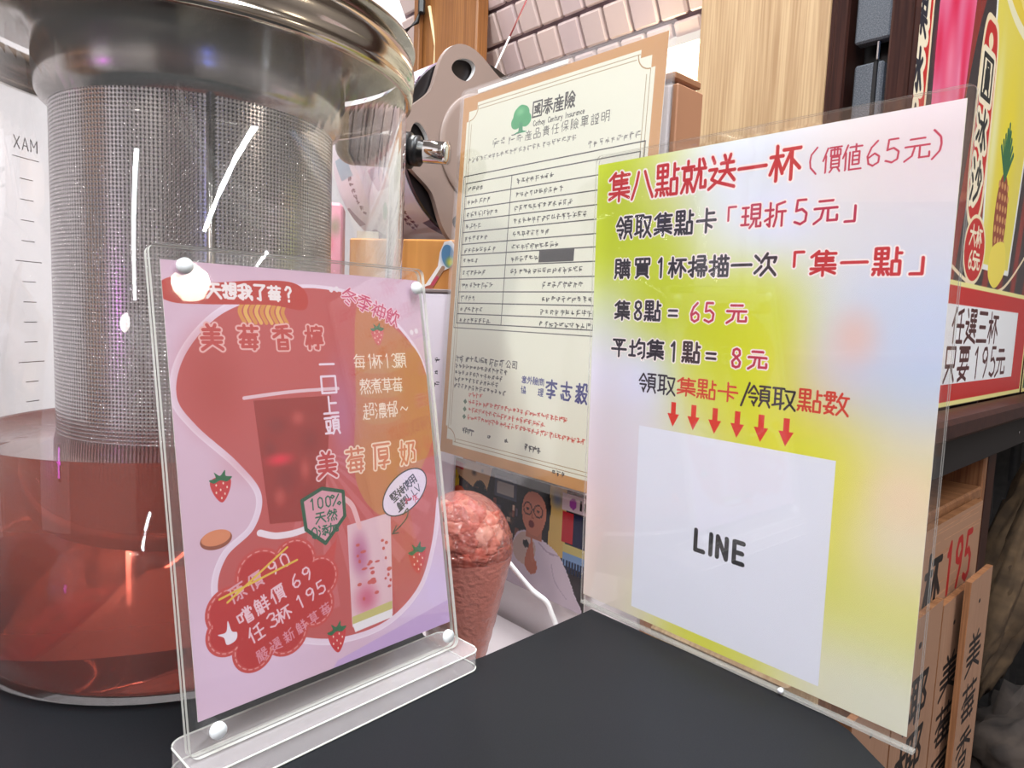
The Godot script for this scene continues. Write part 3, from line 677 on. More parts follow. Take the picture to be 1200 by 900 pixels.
	p.line(PackedVector2Array(shield + [shield[0]]), 13, rgb(28, 84, 56))
	p.text("100%", 414, 806, 44, 38, 42, 5, rgb(26, 96, 70))
	p.text("天然", 444, 856, 38, 38, 46, 5, rgb(26, 96, 70))
	p.text("0", 412, 906, 46, 38, 46, 5, rgb(26, 96, 70))
	p.text("添加", 452, 904, 36, 36, 40, 5, rgb(26, 96, 70))
	# white speech oval
	p.oval(838, 846, 122, 74, rgb(34, 30, 44), -0.5)
	p.oval(838, 846, 117, 69, rgb(240, 224, 240), -0.5)
	p.text("堅持使用", 762, 850, 34, 34, 36, 4.5, rgb(30, 28, 60), -0.5)
	p.text("鮮乳", 790, 886, 34, 32, 36, 4.5, rgb(30, 28, 60), -0.5)
	p.text("LV", 858, 850, 40, 28, 30, 3.5, rgb(30, 28, 60), -0.5)
	p.line(PackedVector2Array([Vector2(800, 918), Vector2(822, 906)]), 5, rgb(30, 28, 60))
	p.small_print(836, 868, 86, 28, rgb(214, 50, 90), 3.5)
	p.curve([Vector2(820, 930), Vector2(842, 912), Vector2(836, 944), Vector2(800, 972), Vector2(762, 992)], 5, rgb(58, 62, 50))
	p.line(PackedVector2Array([Vector2(782, 968), Vector2(760, 994), Vector2(788, 996)]), 5, rgb(58, 62, 50))
	# red cloud with stitched edge
	var puffs := [[122, 1106, 74], [232, 1020, 84], [352, 1006, 78], [440, 1078, 70], [414, 1168, 70], [300, 1220, 78], [186, 1246, 66], [108, 1172, 64], [270, 1120, 150]]
	p.poly(PackedVector2Array([Vector2(440, 1030), Vector2(520, 960), Vector2(492, 1070)]), rgb(206, 70, 66))
	for q in puffs:
		p.oval(q[0], q[1], q[2] + 4.0, q[2] + 4.0, rgb(206, 70, 66))
	for q in puffs:
		for i in 18:
			var a := TAU * i / 18.0
			p.line(PackedVector2Array([Vector2(q[0], q[1]) + Vector2(cos(a), sin(a)) * (q[2] - 6.0), Vector2(q[0], q[1]) + Vector2(cos(a + 0.18), sin(a + 0.18)) * (q[2] - 6.0)]), 4, rgb(236, 150, 146))
	for q in puffs:
		p.oval(q[0], q[1], q[2] - 11.0, q[2] - 11.0, rgb(194, 36, 38))
	var pale := rgb(246, 206, 214)
	p.text("原價", 122, 1040, 48, 48, 62, 6, rgb(232, 170, 180), -0.35)
	p.text("90", 238, 996, 60, 44, 62, 6, pale, -0.35)
	p.line(PackedVector2Array([Vector2(116, 1076), Vector2(330, 950)]), 7, rgb(236, 196, 70))
	p.line(PackedVector2Array([Vector2(92, 1060), Vector2(362, 1000)]), 7, rgb(236, 196, 70))
	p.text("嚐鮮價", 138, 1116, 48, 50, 60, 6, pale, -0.32)
	p.text("69", 312, 1058, 62, 44, 62, 6, pale, -0.32)
	p.text("任", 168, 1180, 50, 50, 60, 6, pale, -0.32)
	p.text("3", 220, 1160, 62, 46, 60, 6, pale, -0.32)
	p.text("杯", 266, 1148, 50, 50, 60, 6, pale, -0.32)
	p.text("195", 322, 1130, 62, 44, 58, 6, pale, -0.32)
	p.text("嚴選新鮮草莓", 190, 1258, 36, 38, 50, 4, rgb(228, 150, 164), -0.32)
	p.blob([Vector2(78, 1166), Vector2(104, 1164), Vector2(112, 1132), Vector2(122, 1166), Vector2(138, 1176), Vector2(132, 1198), Vector2(104, 1204), Vector2(96, 1180)], rgb(246, 236, 244))
	berry(p, 126, 712, 70)
	berry(p, 868, 1108, 86)
	berry(p, 486, 1298, 74)
	p.oval(98, 876, 50, 30, rgb(150, 74, 46), -0.06)
	p.oval(98, 870, 46, 24, rgb(226, 140, 96), -0.06)
	p.oval(640, 68, 0.1, 0.1, rgb(224, 190, 206))
	for q in [[588, 60], [612, 58], [968, 210], [944, 216]]:        # quotation marks
		p.oval(q[0], q[1], 9, 11, rgb(244, 232, 236))
	return p.done()


func print_certificate() -> ImageTexture:
	var p := Pad.new(1000, 1464, 1.0, rgb(208, 150, 88))
	var cream := rgb(243, 239, 220)
	var tan := rgb(168, 140, 96)
	p.poly(PackedVector2Array([Vector2(92, 32), Vector2(900, 32), Vector2(900, 58), Vector2(944, 58), Vector2(944, 96), Vector2(960, 96), Vector2(960, 1360), Vector2(944, 1360), Vector2(944, 1400), Vector2(900, 1400), Vector2(900, 1424), Vector2(82, 1424), Vector2(82, 1404), Vector2(40, 1404), Vector2(40, 1350), Vector2(28, 1350), Vector2(28, 100), Vector2(40, 100), Vector2(40, 60), Vector2(92, 60)]), cream)
	for q in [46.0, 60.0]:
		p.line(PackedVector2Array([Vector2(q + 44, q), Vector2(988 - q - 44, q)]), 2.5, tan)
		p.line(PackedVector2Array([Vector2(q + 44, 1456 - q), Vector2(988 - q - 44, 1456 - q)]), 2.5, tan)
		p.line(PackedVector2Array([Vector2(q, q + 54), Vector2(q, 1456 - q - 54)]), 2.5, tan)
		p.line(PackedVector2Array([Vector2(988 - q, q + 54), Vector2(988 - q, 1456 - q - 54)]), 2.5, tan)
	for q in [[46, 46, 0.0], [942, 46, PI / 2], [942, 1410, PI], [46, 1410, -PI / 2]]:
		var arc := PackedVector2Array()
		for i in 9:
			arc.append(Vector2(q[0], q[1]) + Vector2(52, 0).rotated(q[2] + i / 8.0 * PI / 2))
		p.line(arc, 3.5, rgb(176, 132, 74))
	# the green tree
	for q in [[358, 130, 44, 34], [334, 154, 30, 26], [384, 152, 30, 26], [356, 116, 28, 22]]:
		p.oval(q[0], q[1], q[2], q[3], rgb(56, 166, 102))
	p.soft(352, 118, 40, 26, rgb(122, 206, 140), 0.8)
	p.poly(PackedVector2Array([Vector2(350, 160), Vector2(368, 160), Vector2(372, 190), Vector2(398, 198), Vector2(318, 198), Vector2(348, 190)]), rgb(44, 150, 98))
	var ink := rgb(44, 42, 40)
	p.text("國泰產險", 420, 98, 46, 54, 54, 6, ink)
	p.text("Cathay", 424, 166, 17, 19, 14, 2.4, ink)
	p.text("Century", 500, 166, 17, 19, 14, 2.4, ink)
	p.text("Insurance", 582, 166, 17, 19, 14, 2.4, ink)
	p.small_print(205, 196, 188, 34, rgb(96, 94, 90), 2.6, 1.35)
	p.text("產品責任保險單證明", 389, 196, 34, 34, 46, 2.6, rgb(80, 78, 74))
	p.small_print(56, 250, 600, 20, rgb(104, 100, 96), 2)
	p.small_print(706, 284, 244, 20, rgb(104, 100, 96), 2)
	p.line(PackedVector2Array([Vector2(36, 320), Vector2(946, 320)]), 4, ink)
	p.line(PackedVector2Array([Vector2(36, 320), Vector2(36, 938), Vector2(946, 938), Vector2(946, 320)]), 3, ink)
	var ys := [350, 402, 452, 500, 548, 596, 640, 688, 738, 790, 836, 880, 918]
	for i in ys.size():
		p.line(PackedVector2Array([Vector2(52, ys[i]), Vector2(930, ys[i])]), 4, ink)
		if i < ys.size() - 1:
			p.small_print(70, ys[i] + 16, 120 + 50 * (i % 3), 20, ink, 2.4)
			p.small_print(360 + (180 if i > 7 else 0), ys[i] + 16, 200 + 60 * ((i * 5) % 4), 20, ink, 2.4)
	for x in [52, 330, 930]:
		p.line(PackedVector2Array([Vector2(x, 350), Vector2(x, 918)]), 3.5, ink)
	p.rect(510, 640, 172, 44, rgb(16, 15, 18))
	p.small_print(62, 1050, 310, 28, ink, 3.5, 1.1)
	p.text("公司", 376, 1050, 28, 28, 34, 3.5, ink)
	for i in 4:
		p.small_print(66, 1086 + i * 27, 326 - 14 * (i % 3), 18, ink, 2.6, 1.3)
	var blue := rgb(36, 42, 118)
	p.text("意外險商", 470, 1100, 26, 26, 30, 3.2, blue)
	p.text("協", 470, 1138, 26, 26, 30, 3.2, blue)
	p.text("理", 560, 1138, 26, 26, 30, 3.2, blue)
	p.text("李志毅", 600, 1102, 50, 64, 72, 7.5, blue)
	var red := rgb(206, 70, 50)
	p.small_print(166, 1194, 90, 18, red, 2.4)
	for i in 3:
		p.small_print(168, 1224 + i * 31, [560, 450, 640][i], 20, red, 2.8, 1.1)
		p.poly(PackedVector2Array([Vector2(146, 1224 + i * 31), Vector2(158, 1235 + i * 31), Vector2(146, 1246 + i * 31), Vector2(134, 1235 + i * 31)]), rgb(44, 96, 56))
	p.small_print(140, 1342, 84, 22, ink, 4, 0.8)
	for x in [300, 400]:
		p.small_print(x, 1346, 40, 20, ink, 3.4)
	p.small_print(512, 1348, 90, 22, ink, 3.6, 1.0)
	p.small_print(660, 1416, 64, 18, ink, 2.6)
	return p.done()


func print_photo() -> ImageTexture:                                 # a snapshot: someone in a pale hooded top, pointing up, before shop fronts
	var p := Pad.new(1046, 560, 0.6, rgb(40, 32, 36))
	p.poly(PackedVector2Array([Vector2(0, 0), Vector2(380, 0), Vector2(330, 170), Vector2(0, 60)]), rgb(196, 158, 116))
	p.poly(PackedVector2Array([Vector2(40, 12), Vector2(150, 24), Vector2(140, 60), Vector2(30, 44)]), rgb(196, 50, 46))
	p.oval(60, 130, 44, 70, rgb(226, 196, 40))
	p.oval(110, 210, 60, 60, rgb(206, 92, 44))
	p.blob([Vector2(230, 130), Vector2(300, 90), Vector2(350, 160), Vector2(340, 300), Vector2(240, 300)], rgb(26, 24, 28))
	p.rect(400, 30, 170, 110, rgb(74, 76, 92))
	p.rect(420, 60, 130, 60, rgb(160, 154, 150))
	for i in 30:
		p.rect(380 + p.rng.randf() * 200, 150 + p.rng.randf() * 200, 14 + p.rng.randf() * 20, 20 + p.rng.randf() * 30, [rgb(120, 70, 60), rgb(190, 160, 140), rgb(60, 40, 44), rgb(90, 80, 96)][i % 4])
	p.rect(800, 0, 110, 330, rgb(196, 164, 96))
	p.soft(850, 60, 70, 70, rgb(104, 118, 150), 0.9)
	p.rect(880, 20, 166, 80, rgb(206, 186, 196))
	p.oval(950, 60, 22, 26, rgb(156, 70, 160))
	p.rect(990, 36, 14, 44, rgb(40, 36, 40))
	p.rect(1014, 40, 14, 40, rgb(40, 36, 40))
	p.rect(886, 104, 80, 150, rgb(176, 34, 44))
	p.rect(960, 104, 86, 160, rgb(24, 26, 62))
	p.rect(900, 256, 146, 40, rgb(190, 176, 110))
	p.rect(900, 300, 146, 60, rgb(120, 150, 190))
	for i in 8:
		p.rect(904 + i * 18, 330, 10, 60, rgb(30, 40, 70))
	# the person
	p.blob([Vector2(560, 330), Vector2(640, 262), Vector2(760, 280), Vector2(880, 330), Vector2(980, 470), Vector2(1000, 570), Vector2(520, 570)], rgb(206, 192, 206))
	p.blob([Vector2(560, 340), Vector2(640, 270), Vector2(720, 330), Vector2(680, 430), Vector2(580, 420)], rgb(192, 168, 160))
	p.curve([Vector2(740, 300), Vector2(800, 330), Vector2(870, 330)], 8, rgb(176, 160, 178))
	p.curve([Vector2(830, 380), Vector2(860, 460), Vector2(940, 520)], 6, rgb(182, 168, 186))
	p.rect(650, 232, 110, 60, rgb(176, 112, 92))
	p.blob([Vector2(600, 130), Vector2(640, 40), Vector2(720, 20), Vector2(800, 60), Vector2(806, 180), Vector2(780, 240), Vector2(610, 200)], rgb(30, 22, 24))
	p.blob([Vector2(616, 130), Vector2(650, 70), Vector2(720, 60), Vector2(776, 110), Vector2(776, 200), Vector2(730, 270), Vector2(670, 268), Vector2(622, 216)], rgb(190, 118, 96))
	for x in [654, 728]:
		var ring := PackedVector2Array()
		for i in 17:
			ring.append(Vector2(x, 150) + Vector2(30, 0).rotated(TAU * i / 16.0))
		p.line(ring, 5, rgb(60, 40, 38))
		p.oval(x, 150, 9, 5, rgb(40, 24, 24))
	p.line(PackedVector2Array([Vector2(690, 148), Vector2(698, 148)]), 5, rgb(60, 40, 38))
	p.line(PackedVector2Array([Vector2(690, 160), Vector2(684, 188), Vector2(698, 190)]), 4, rgb(150, 84, 68))
	p.oval(684, 222, 20, 18, rgb(110, 36, 38))
	p.blob([Vector2(672, 330), Vector2(690, 326), Vector2(716, 390), Vector2(730, 400), Vector2(730, 450), Vector2(690, 470), Vector2(650, 440), Vector2(650, 400)], rgb(180, 106, 84))
	p.blob([Vector2(690, 400), Vector2(682, 300), Vector2(694, 296), Vector2(712, 392)], rgb(186, 112, 90))
	p.blob([Vector2(630, 320), Vector2(660, 312), Vector2(672, 340), Vector2(640, 346)], rgb(34, 30, 34))
	for i in 40:                                                    # goods and faces blurred by the small print
		p.soft(p.rng.randf() * 600, p.rng.randf() * 300, 10 + p.rng.randf() * 24, 8 + p.rng.randf() * 20, [rgb(20, 16, 20), rgb(150, 110, 90), rgb(70, 50, 56), rgb(206, 186, 160), rgb(40, 44, 70)][i % 5], 0.6)
	var size := p.im.get_size()
	p.im.resize(size.x / 7, size.y / 7, Image.INTERPOLATE_TRILINEAR)
	p.im.resize(size.x, size.y, Image.INTERPOLATE_CUBIC)
	return p.done()


func print_menu(second := false) -> ImageTexture:
	var p := Pad.new(515, 710, 1.6, rgb(58, 48, 50))
	var red := rgb(200, 38, 34)
	for i in 11:                                                    # swirling brown-red bands
		p.curve([Vector2(-40 + i * 64, 620), Vector2(20 + i * 60, 420), Vector2(60 + i * 62, 300), Vector2(170 + i * 66, 120), Vector2(330 + i * 70, -40)], 22, rgb(142, 48, 40))
	if second:
		p.poly(PackedVector2Array([Vector2(20, 60), Vector2(150, 60), Vector2(130, 520), Vector2(34, 520)]), rgb(196, 76, 150))
		p.rect(0, 585, 515, 125, rgb(246, 232, 150))
		p.rect(5, 590, 505, 115, rgb(60, 90, 50))
		return p.done()
	# pink drink
	p.poly(PackedVector2Array([Vector2(52, 150), Vector2(176, 150), Vector2(140, 500), Vector2(62, 500)]), rgb(238, 110, 150))
	for i in 26:
		p.soft(64 + p.rng.randf() * 80, 190 + p.rng.randf() * 280, 10 + p.rng.randf() * 16, 26 + p.rng.randf() * 40, [rgb(226, 20, 70), rgb(250, 150, 180), rgb(236, 40, 90)][i % 3], 0.8)
	p.curve([Vector2(40, 148), Vector2(110, 134), Vector2(186, 156)], 16, rgb(240, 240, 244))
	# left label
	p.poly(p.spline([Vector2(20, 120), Vector2(34, 150), Vector2(45, 230), Vector2(46, 360), Vector2(45, 500), Vector2(20, 524), Vector2(-4, 500), Vector2(-4, 160)], true), rgb(248, 226, 190))
	p.poly(p.spline([Vector2(20, 128), Vector2(30, 158), Vector2(41, 232), Vector2(42, 360), Vector2(41, 496), Vector2(20, 516), Vector2(0, 496), Vector2(0, 166)], true), red)
	p.text("莓果冰沙", 8, 320, 23, 32, 44, 4.5, rgb(36, 36, 48), 0.0, 6, rgb(250, 236, 206), true)
	# yellow drink
	p.poly(PackedVector2Array([Vector2(224, 280), Vector2(420, 270), Vector2(380, 560), Vector2(262, 560)]), rgb(236, 220, 92))
	p.soft(320, 430, 60, 160, rgb(248, 226, 40), 0.8)
	p.soft(262, 430, 26, 150, rgb(246, 244, 190), 0.8)
	p.oval(322, 268, 104, 40, rgb(246, 240, 200), 0.1)
	p.oval(322, 264, 94, 32, rgb(240, 212, 70), 0.1)
	for i in 12:
		p.oval(250 + p.rng.randf() * 150, 250 + p.rng.randf() * 30, 16, 9, rgb(246, 226, 120))
	p.line(PackedVector2Array([Vector2(220, 276), Vector2(262, 562), Vector2(382, 562), Vector2(424, 270)]), 6, rgb(244, 246, 240))
	# pineapple
	p.oval(322, 506, 26, 50, rgb(150, 70, 44))
	for j in 7:
		for i in 4:
			p.oval(304 + i * 12 + (j % 2) * 5, 470 + j * 12, 4, 4, rgb(214, 150, 90))
	for i in 9:
		p.line(PackedVector2Array([Vector2(322, 462), Vector2(296 + i * 6.5, 404 + absf(i - 4.0) * 7.0)]), 6, rgb(40, 110, 62))
	p.blob([Vector2(300, 540), Vector2(350, 530), Vector2(366, 560), Vector2(330, 582), Vector2(296, 570)], rgb(248, 226, 90))
	# label of the yellow drink
	p.blob([Vector2(216, 322), Vector2(240, 330), Vector2(248, 380), Vector2(246, 500), Vector2(216, 528), Vector2(188, 500), Vector2(186, 380), Vector2(194, 330)], rgb(250, 230, 190))
	p.blob([Vector2(216, 328), Vector2(236, 336), Vector2(242, 382), Vector2(240, 496), Vector2(216, 520), Vector2(194, 496), Vector2(192, 382), Vector2(198, 336)], red)
	p.oval(216, 346, 8, 8, rgb(250, 230, 190))
	p.text("圓冰沙", 200, 362, 32, 38, 50, 5, rgb(30, 34, 34), 0.0, 6, rgb(250, 236, 206), true)
	p.oval(235, 548, 40, 36, rgb(250, 230, 190))
	p.oval(235, 548, 36, 32, red)
	p.text("大杯", 214, 524, 20, 20, 23, 3, rgb(250, 236, 206))
	p.text("65", 212, 550, 22, 18, 18, 3, rgb(250, 236, 206))
	p.text("元", 240, 550, 18, 18, 18, 3, rgb(250, 236, 206))
	p.curve([Vector2(120, 560), Vector2(240, 584), Vector2(360, 582), Vector2(470, 530)], 4, rgb(248, 226, 190))
	# price panel
	p.rect(0, 583, 515, 127, rgb(248, 240, 160))
	p.rect(4, 588, 507, 117, red)
	p.rect(34, 606, 424, 81, rgb(246, 248, 252))
	p.text("任選三杯", 186, 610, 40, 34, 46, 4, rgb(76, 24, 26))
	p.text("只要", 170, 650, 42, 34, 48, 4, rgb(76, 24, 26))
	p.text("195", 262, 650, 50, 33, 48, 4, rgb(76, 24, 26))
	p.text("元", 374, 650, 42, 34, 48, 4, rgb(76, 24, 26))
	return p.done()


func print_plank(w: float, h: float, words: String, first: float, size: float, number: int) -> ImageTexture:   # brush lettering on a bare wooden slat
	var p := Pad.new(w, h, 3.0, rgb(160, 122, 98))
	p.rng.seed = number
	for i in 70:
		var x := p.rng.randf() * w
		p.line(PackedVector2Array([Vector2(x, p.rng.randf() * h), Vector2(x + p.rng.randf_range(-2, 2), p.rng.randf() * h)]), p.rng.randf_range(0.3, 1.0), rgb(148, 110, 86) if i % 2 else rgb(172, 134, 108))
	p.text(words, w * 0.18, first, w * 0.62, size, size * 1.32, w * 0.052, rgb(26, 18, 16), 0.0, 0, Color.WHITE, true)
	return p.done()


# ---------------------------------------------------------------- the scene
func _ready() -> void:
	set_view_and_light()
	make_materials()
	build_room()
	build_viewer_side()
	build_counter()
	build_dispenser()
	build_drink_stand()
	build_points_sign()
	build_machine()
	build_film_roll()
	build_left_background()
	build_tiles_and_post()
	build_menu_side()
	build_dim_corner()


func set_view_and_light() -> void:
	var cam := Camera3D.new()
	cam.name = "camera"
	cam.position = Vector3(0, 1.114, 0)
	cam.rotation_degrees = Vector3(-5.685, 0, 2.308)
	cam.fov = 59.03
	cam.near = 0.02
	cam.far = 20.0
	add_child(cam)
	cam.current = true
	var we := WorldEnvironment.new()
	we.name = "environment"
	var e := Environment.new()
	e.background_mode = Environment.BG_COLOR
	e.background_color = Color(0.02, 0.02, 0.025)
	e.tonemap_mode = Environment.TONE_MAPPER_LINEAR
	e.tonemap_exposure = 0.95
	e.sdfgi_enabled = true
	e.ssao_enabled = true
	e.ssil_enabled = true
	we.environment = e
	add_child(we)


func ceiling_panel(at: Vector3, w: float, d: float, energy: float, tint: Color, label: String) -> void:
	var o := thing("ceiling_light", label, "ceiling light", at, 0.0, "long ceiling tubes")
	part("frame", box(w + 0.05, 0.03, d + 0.05, 0.004), M.white_paint, o, Vector3(0, 0.02, 0))
	var glow := mat(Color.WHITE, 0.5)
	glow.emission_enabled = true
	glow.emission = tint
	glow.emission_energy_multiplier = 3.0
	part("diffuser", box(w, 0.012, d, 0.002), glow, o)
	var l := AreaLight3D.new()
	l.name = "panel_light"
	l.area_size = Vector2(w, d)
	l.light_color = tint
	l.light_energy = energy
	l.area_range = 8.0
	l.shadow_enabled = true
	l.position = Vector3(0, -0.02, 0)
	l.rotation_degrees.x = -90
	o.add_child(l)


func hanging_lamp(at: Vector3, energy: float, tint: Color, label: String) -> void:
	var o := thing("hanging_lamp", label, "lamp", at, 0.0, "hanging bulb lamps")
	part("cord", tube([Vector3(0, 0.12, 0), Vector3(0, 2.7 - at.y, 0)], 0.003, 6), M.black_plastic, o)
	part("socket", lathe([Vector2(0, 0.05), Vector2(0.018, 0.05), Vector2(0.02, 0.11), Vector2(0.008, 0.13), Vector2(0, 0.13)], 20), M.black_plastic, o)
	var glow := mat(Color.WHITE, 0.4)
	glow.emission_enabled = true
	glow.emission = tint
	glow.emission_energy_multiplier = 14.0
	part("bulb", lathe([Vector2(0, -0.05), Vector2(0.028, -0.042), Vector2(0.045, -0.012), Vector2(0.04, 0.02), Vector2(0.02, 0.05), Vector2(0, 0.052)], 24), glow, o)
	var l := OmniLight3D.new()
	l.name = "bulb_light"
	l.light_color = tint
	l.light_energy = energy
	l.light_size = 0.045
	l.omni_range = 8.0
	l.omni_attenuation = 2.0
	l.shadow_enabled = true
	o.add_child(l)


func make_materials() -> void:
	M.white_paint = mat(rgb(226, 222, 214), 0.5)
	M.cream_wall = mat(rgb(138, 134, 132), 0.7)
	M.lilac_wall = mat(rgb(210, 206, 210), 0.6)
	M.floor = mat(rgb(112, 104, 98), 0.6)
	M.black_plastic = mat(rgb(22, 22, 24), 0.35)
	M.counter = mat(rgb(255, 255, 255), 0.42, 0.0, noise_tex(rgb(37, 38, 41), rgb(23, 24, 27), 0.35, 3))
	M.counter.metallic_specular = 0.24
	M.counter.uv1_triplanar = true
	M.counter.uv1_scale = Vector3(7, 7, 7)
	M.steel = mat(rgb(178, 172, 168), 0.2, 1.0)
	M.chrome = mat(rgb(226, 224, 220), 0.06, 1.0)
	M.brass_steel = mat(rgb(204, 192, 176), 0.14, 1.0)
	M.glass = pane(Color(0.95, 0.97, 0.96, 0.015), 0.01)
	M.acrylic = pane(Color(0.97, 0.97, 0.96, 0.006), 0.02)
	M.acrylic_rim = mat(Color(0.86, 0.87, 0.84, 0.72), 0.3)
	M.acrylic_rim.transparency = BaseMaterial3D.TRANSPARENCY_ALPHA
	M.sheet_rim = pane(Color(0.80, 0.80, 0.78, 0.35), 0.2)
	M.acrylic_base = pane(Color(0.93, 0.90, 0.91, 0.24), 0.03)
	M.sleeve = pane(Color(0.98, 0.97, 0.96, 0.015), 0.06)
	M.paper = mat(rgb(236, 232, 226), 0.7)
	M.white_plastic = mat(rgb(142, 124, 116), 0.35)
	M.oak = mat(Color.WHITE, 0.5, 0.0, wood(rgb(194, 166, 128), rgb(160, 128, 92), 11))
	M.oak.uv1_scale = Vector3(4, 1.4, 1)
	M.amber_wood = mat(Color.WHITE, 0.45, 0.0, wood(rgb(154, 104, 56), rgb(120, 74, 36), 23))
	M.amber_wood.uv1_scale = Vector3(4, 1.2, 1)
	M.cabinet_wood = mat(Color.WHITE, 0.5, 0.0, wood(rgb(160, 112, 76), rgb(120, 78, 50), 31))
	M.cabinet_wood.uv1_scale = Vector3(5, 2, 1)
	M.dark_wood = mat(Color.WHITE, 0.4, 0.0, wood(rgb(66, 40, 34), rgb(44, 26, 24), 37))
	M.dark_wood.uv1_scale = Vector3(4, 3, 1)
	M.dark_wood.metallic_specular = 0.25
	M.brown_metal = mat(rgb(170, 122, 92), 0.45)


func build_room() -> void:
	var fl := struct("floor", "grey floor")
	part("slab", box(5.0, 0.1, 4.6, 0.0), M.floor, fl, Vector3(0.3, -0.05, -0.3))
	var ce := struct("ceiling", "pale ceiling")
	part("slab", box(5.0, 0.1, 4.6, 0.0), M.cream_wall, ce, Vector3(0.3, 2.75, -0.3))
	var wl := struct("wall_left", "pale lilac wall behind the tea jar")
	part("panel", box(0.1, 2.7, 4.6, 0.0), M.lilac_wall, wl, Vector3(-1.65, 1.35, -0.3))
	var wr := struct("wall_right", "pale wall on the right")
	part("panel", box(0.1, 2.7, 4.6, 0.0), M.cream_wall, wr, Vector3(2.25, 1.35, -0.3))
	var wb := struct("wall_rear", "pale wall at the far end")
	part("panel", box(5.0, 2.7, 0.1, 0.0), M.lilac_wall, wb, Vector3(0.3, 1.35, -2.15))
	var wf := struct("wall_front", "pale wall opposite the counter")
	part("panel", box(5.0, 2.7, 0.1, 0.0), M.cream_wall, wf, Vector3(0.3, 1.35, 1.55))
	ceiling_panel(Vector3(0.20, 2.66, -0.25), 0.035, 1.3, 3.9, Color(0.97, 0.985, 1.0), "long ceiling tube above the counter")
	ceiling_panel(Vector3(-0.55, 2.66, 0.7), 0.035, 1.3, 4.3, Color(0.95, 0.985, 1.0), "long ceiling tube in front of the tea jar")
	ceiling_panel(Vector3(0.9, 2.66, 0.7), 0.035, 1.3, 3.4, Color(0.97, 0.985, 1.0), "long ceiling tube to the right of the viewer")
	ceiling_panel(Vector3(-0.6, 2.66, -1.4), 0.035, 1.2, 2.9, Color(1.0, 0.99, 0.97), "long ceiling tube over the back of the stall")
	hanging_lamp(Vector3(1.29, 1.73, 0.19), 0.22, Color(1.0, 0.95, 0.86), "bare bulb hanging to the right of the counter")
	hanging_lamp(Vector3(-0.45, 1.80, 0.60), 0.62, Color(1.0, 0.97, 0.93), "bare bulb hanging in front of the tea jar")


func led_strip(at: Vector3, tall: float, tint: Color, energy: float, label: String) -> void:
	var o := thing("led_strip", label, "led light", at, 0.0, "coloured led strips behind the viewer")
	var glow := mat(Color.WHITE, 0.4)
	glow.emission_enabled = true
	glow.emission = tint
	glow.emission_energy_multiplier = 8.0
	part("tube", box(0.03, tall, 0.03, 0.008), glow, o)
	part("bracket", box(0.05, tall + 0.04, 0.012, 0.002), M.black_plastic, o, Vector3(0, 0, 0.024))
	var l := OmniLight3D.new()
	l.name = "led_glow"
	l.light_color = tint
	l.light_energy = energy
	l.light_size = 0.02
	l.omni_range = 6.0
	l.omni_attenuation = 2.0
	l.shadow_enabled = true
	o.add_child(l)


func build_viewer_side() -> void:
	# the side of the stall behind the viewer, which shows only as reflections in steel and glass
	var d := struct("door_1", "dark brown door in the wall behind the viewer")
	part("leaf", box(0.95, 2.1, 0.04, 0.004), M.dark_wood, d, Vector3(0.10, 1.05, 1.475))
	part("handle", tube([Vector3(0.5, 1.0, 1.44), Vector3(0.5, 1.0, 1.41), Vector3(0.42, 1.0, 1.41)], 0.008, 10), M.steel, d)
	var w := thing("wooden_shelf_unit", "tall amber wooden shelf unit against the left wall, out of view", "shelf unit", Vector3(-1.49, 0, 0.30))
	part("side", box(0.2, 1.9, 0.03, 0.003), M.amber_wood, w, Vector3(0, 0.95, 0.28))
	part("side", box(0.2, 1.9, 0.03, 0.003), M.amber_wood, w, Vector3(0, 0.95, -0.28))
	part("back", box(0.02, 1.9, 0.53, 0.002), M.amber_wood, w, Vector3(-0.09, 0.95, 0))
	for i in 5:
		part("shelf", box(0.2, 0.025, 0.53, 0.003), M.amber_wood, w, Vector3(0, 0.1 + i * 0.43, 0))
	led_strip(Vector3(0.88, 1.42, 1.46), 0.32, Color(0.2, 0.4, 1.0), 0.03, "blue led strip on the wall behind the viewer")
	led_strip(Vector3(-1.45, 1.08, 1.02), 0.22, Color(0.9, 0.2, 1.0), 0.02, "violet led strip behind the viewer on the left")


func build_counter() -> void:
	# outline of the black top, seen from above (x, z)
	var pts := PackedVector2Array([Vector2(0.0657, -0.4853), Vector2(-0.0119, -0.4079), Vector2(-0.0190, -0.4030), Vector2(-0.0330, -0.4130), Vector2(-0.0518, -0.4332), Vector2(-0.0730, -0.4800), Vector2(-0.0950, -0.5400), Vector2(-0.1700, -0.6400), Vector2(-0.3600, -0.6400), Vector2(-0.6, -0.45), Vector2(-0.6, -0.05), Vector2(-0.3, 0.12), Vector2(0.1, 0.02), Vector2(0.17, -0.16), Vector2(0.19, -0.26), Vector2(0.1915, -0.3148), Vector2(0.1885, -0.345), Vector2(0.179, -0.3725), Vector2(0.163, -0.3905), Vector2(0.1402, -0.4085), Vector2(0.1052, -0.4425)])
	var flat := PackedVector2Array()
	for p in pts:
		flat.append(Vector2(p.x, -p.y))
	var o := thing("counter", "black counter top with a rounded corner under the tea jar and signs", "counter", Vector3(0, GROUND, 0))
	part("counter_top", slab(flat, 0.03, M.counter, M.counter), null, o, Vector3.ZERO, Vector3(-90, 0, 0))
	part("pedestal", box(0.3, 0.868, 0.3, 0.01), M.black_plastic, o, Vector3(-0.18, -0.466, -0.3))


func perforated() -> ImageTexture:
	var im := Image.create(64, 64, false, Image.FORMAT_RGB8)
	for y in 64:
		for x in 64:
			var d := Vector2(x - 31.5, y - 31.5).length() / 32.0
			var t := smoothstep(0.36, 0.5, d)
			im.set_pixel(x, y, rgb(84, 80, 82).lerp(rgb(196, 190, 190), t))
	return ImageTexture.create_from_image(im)


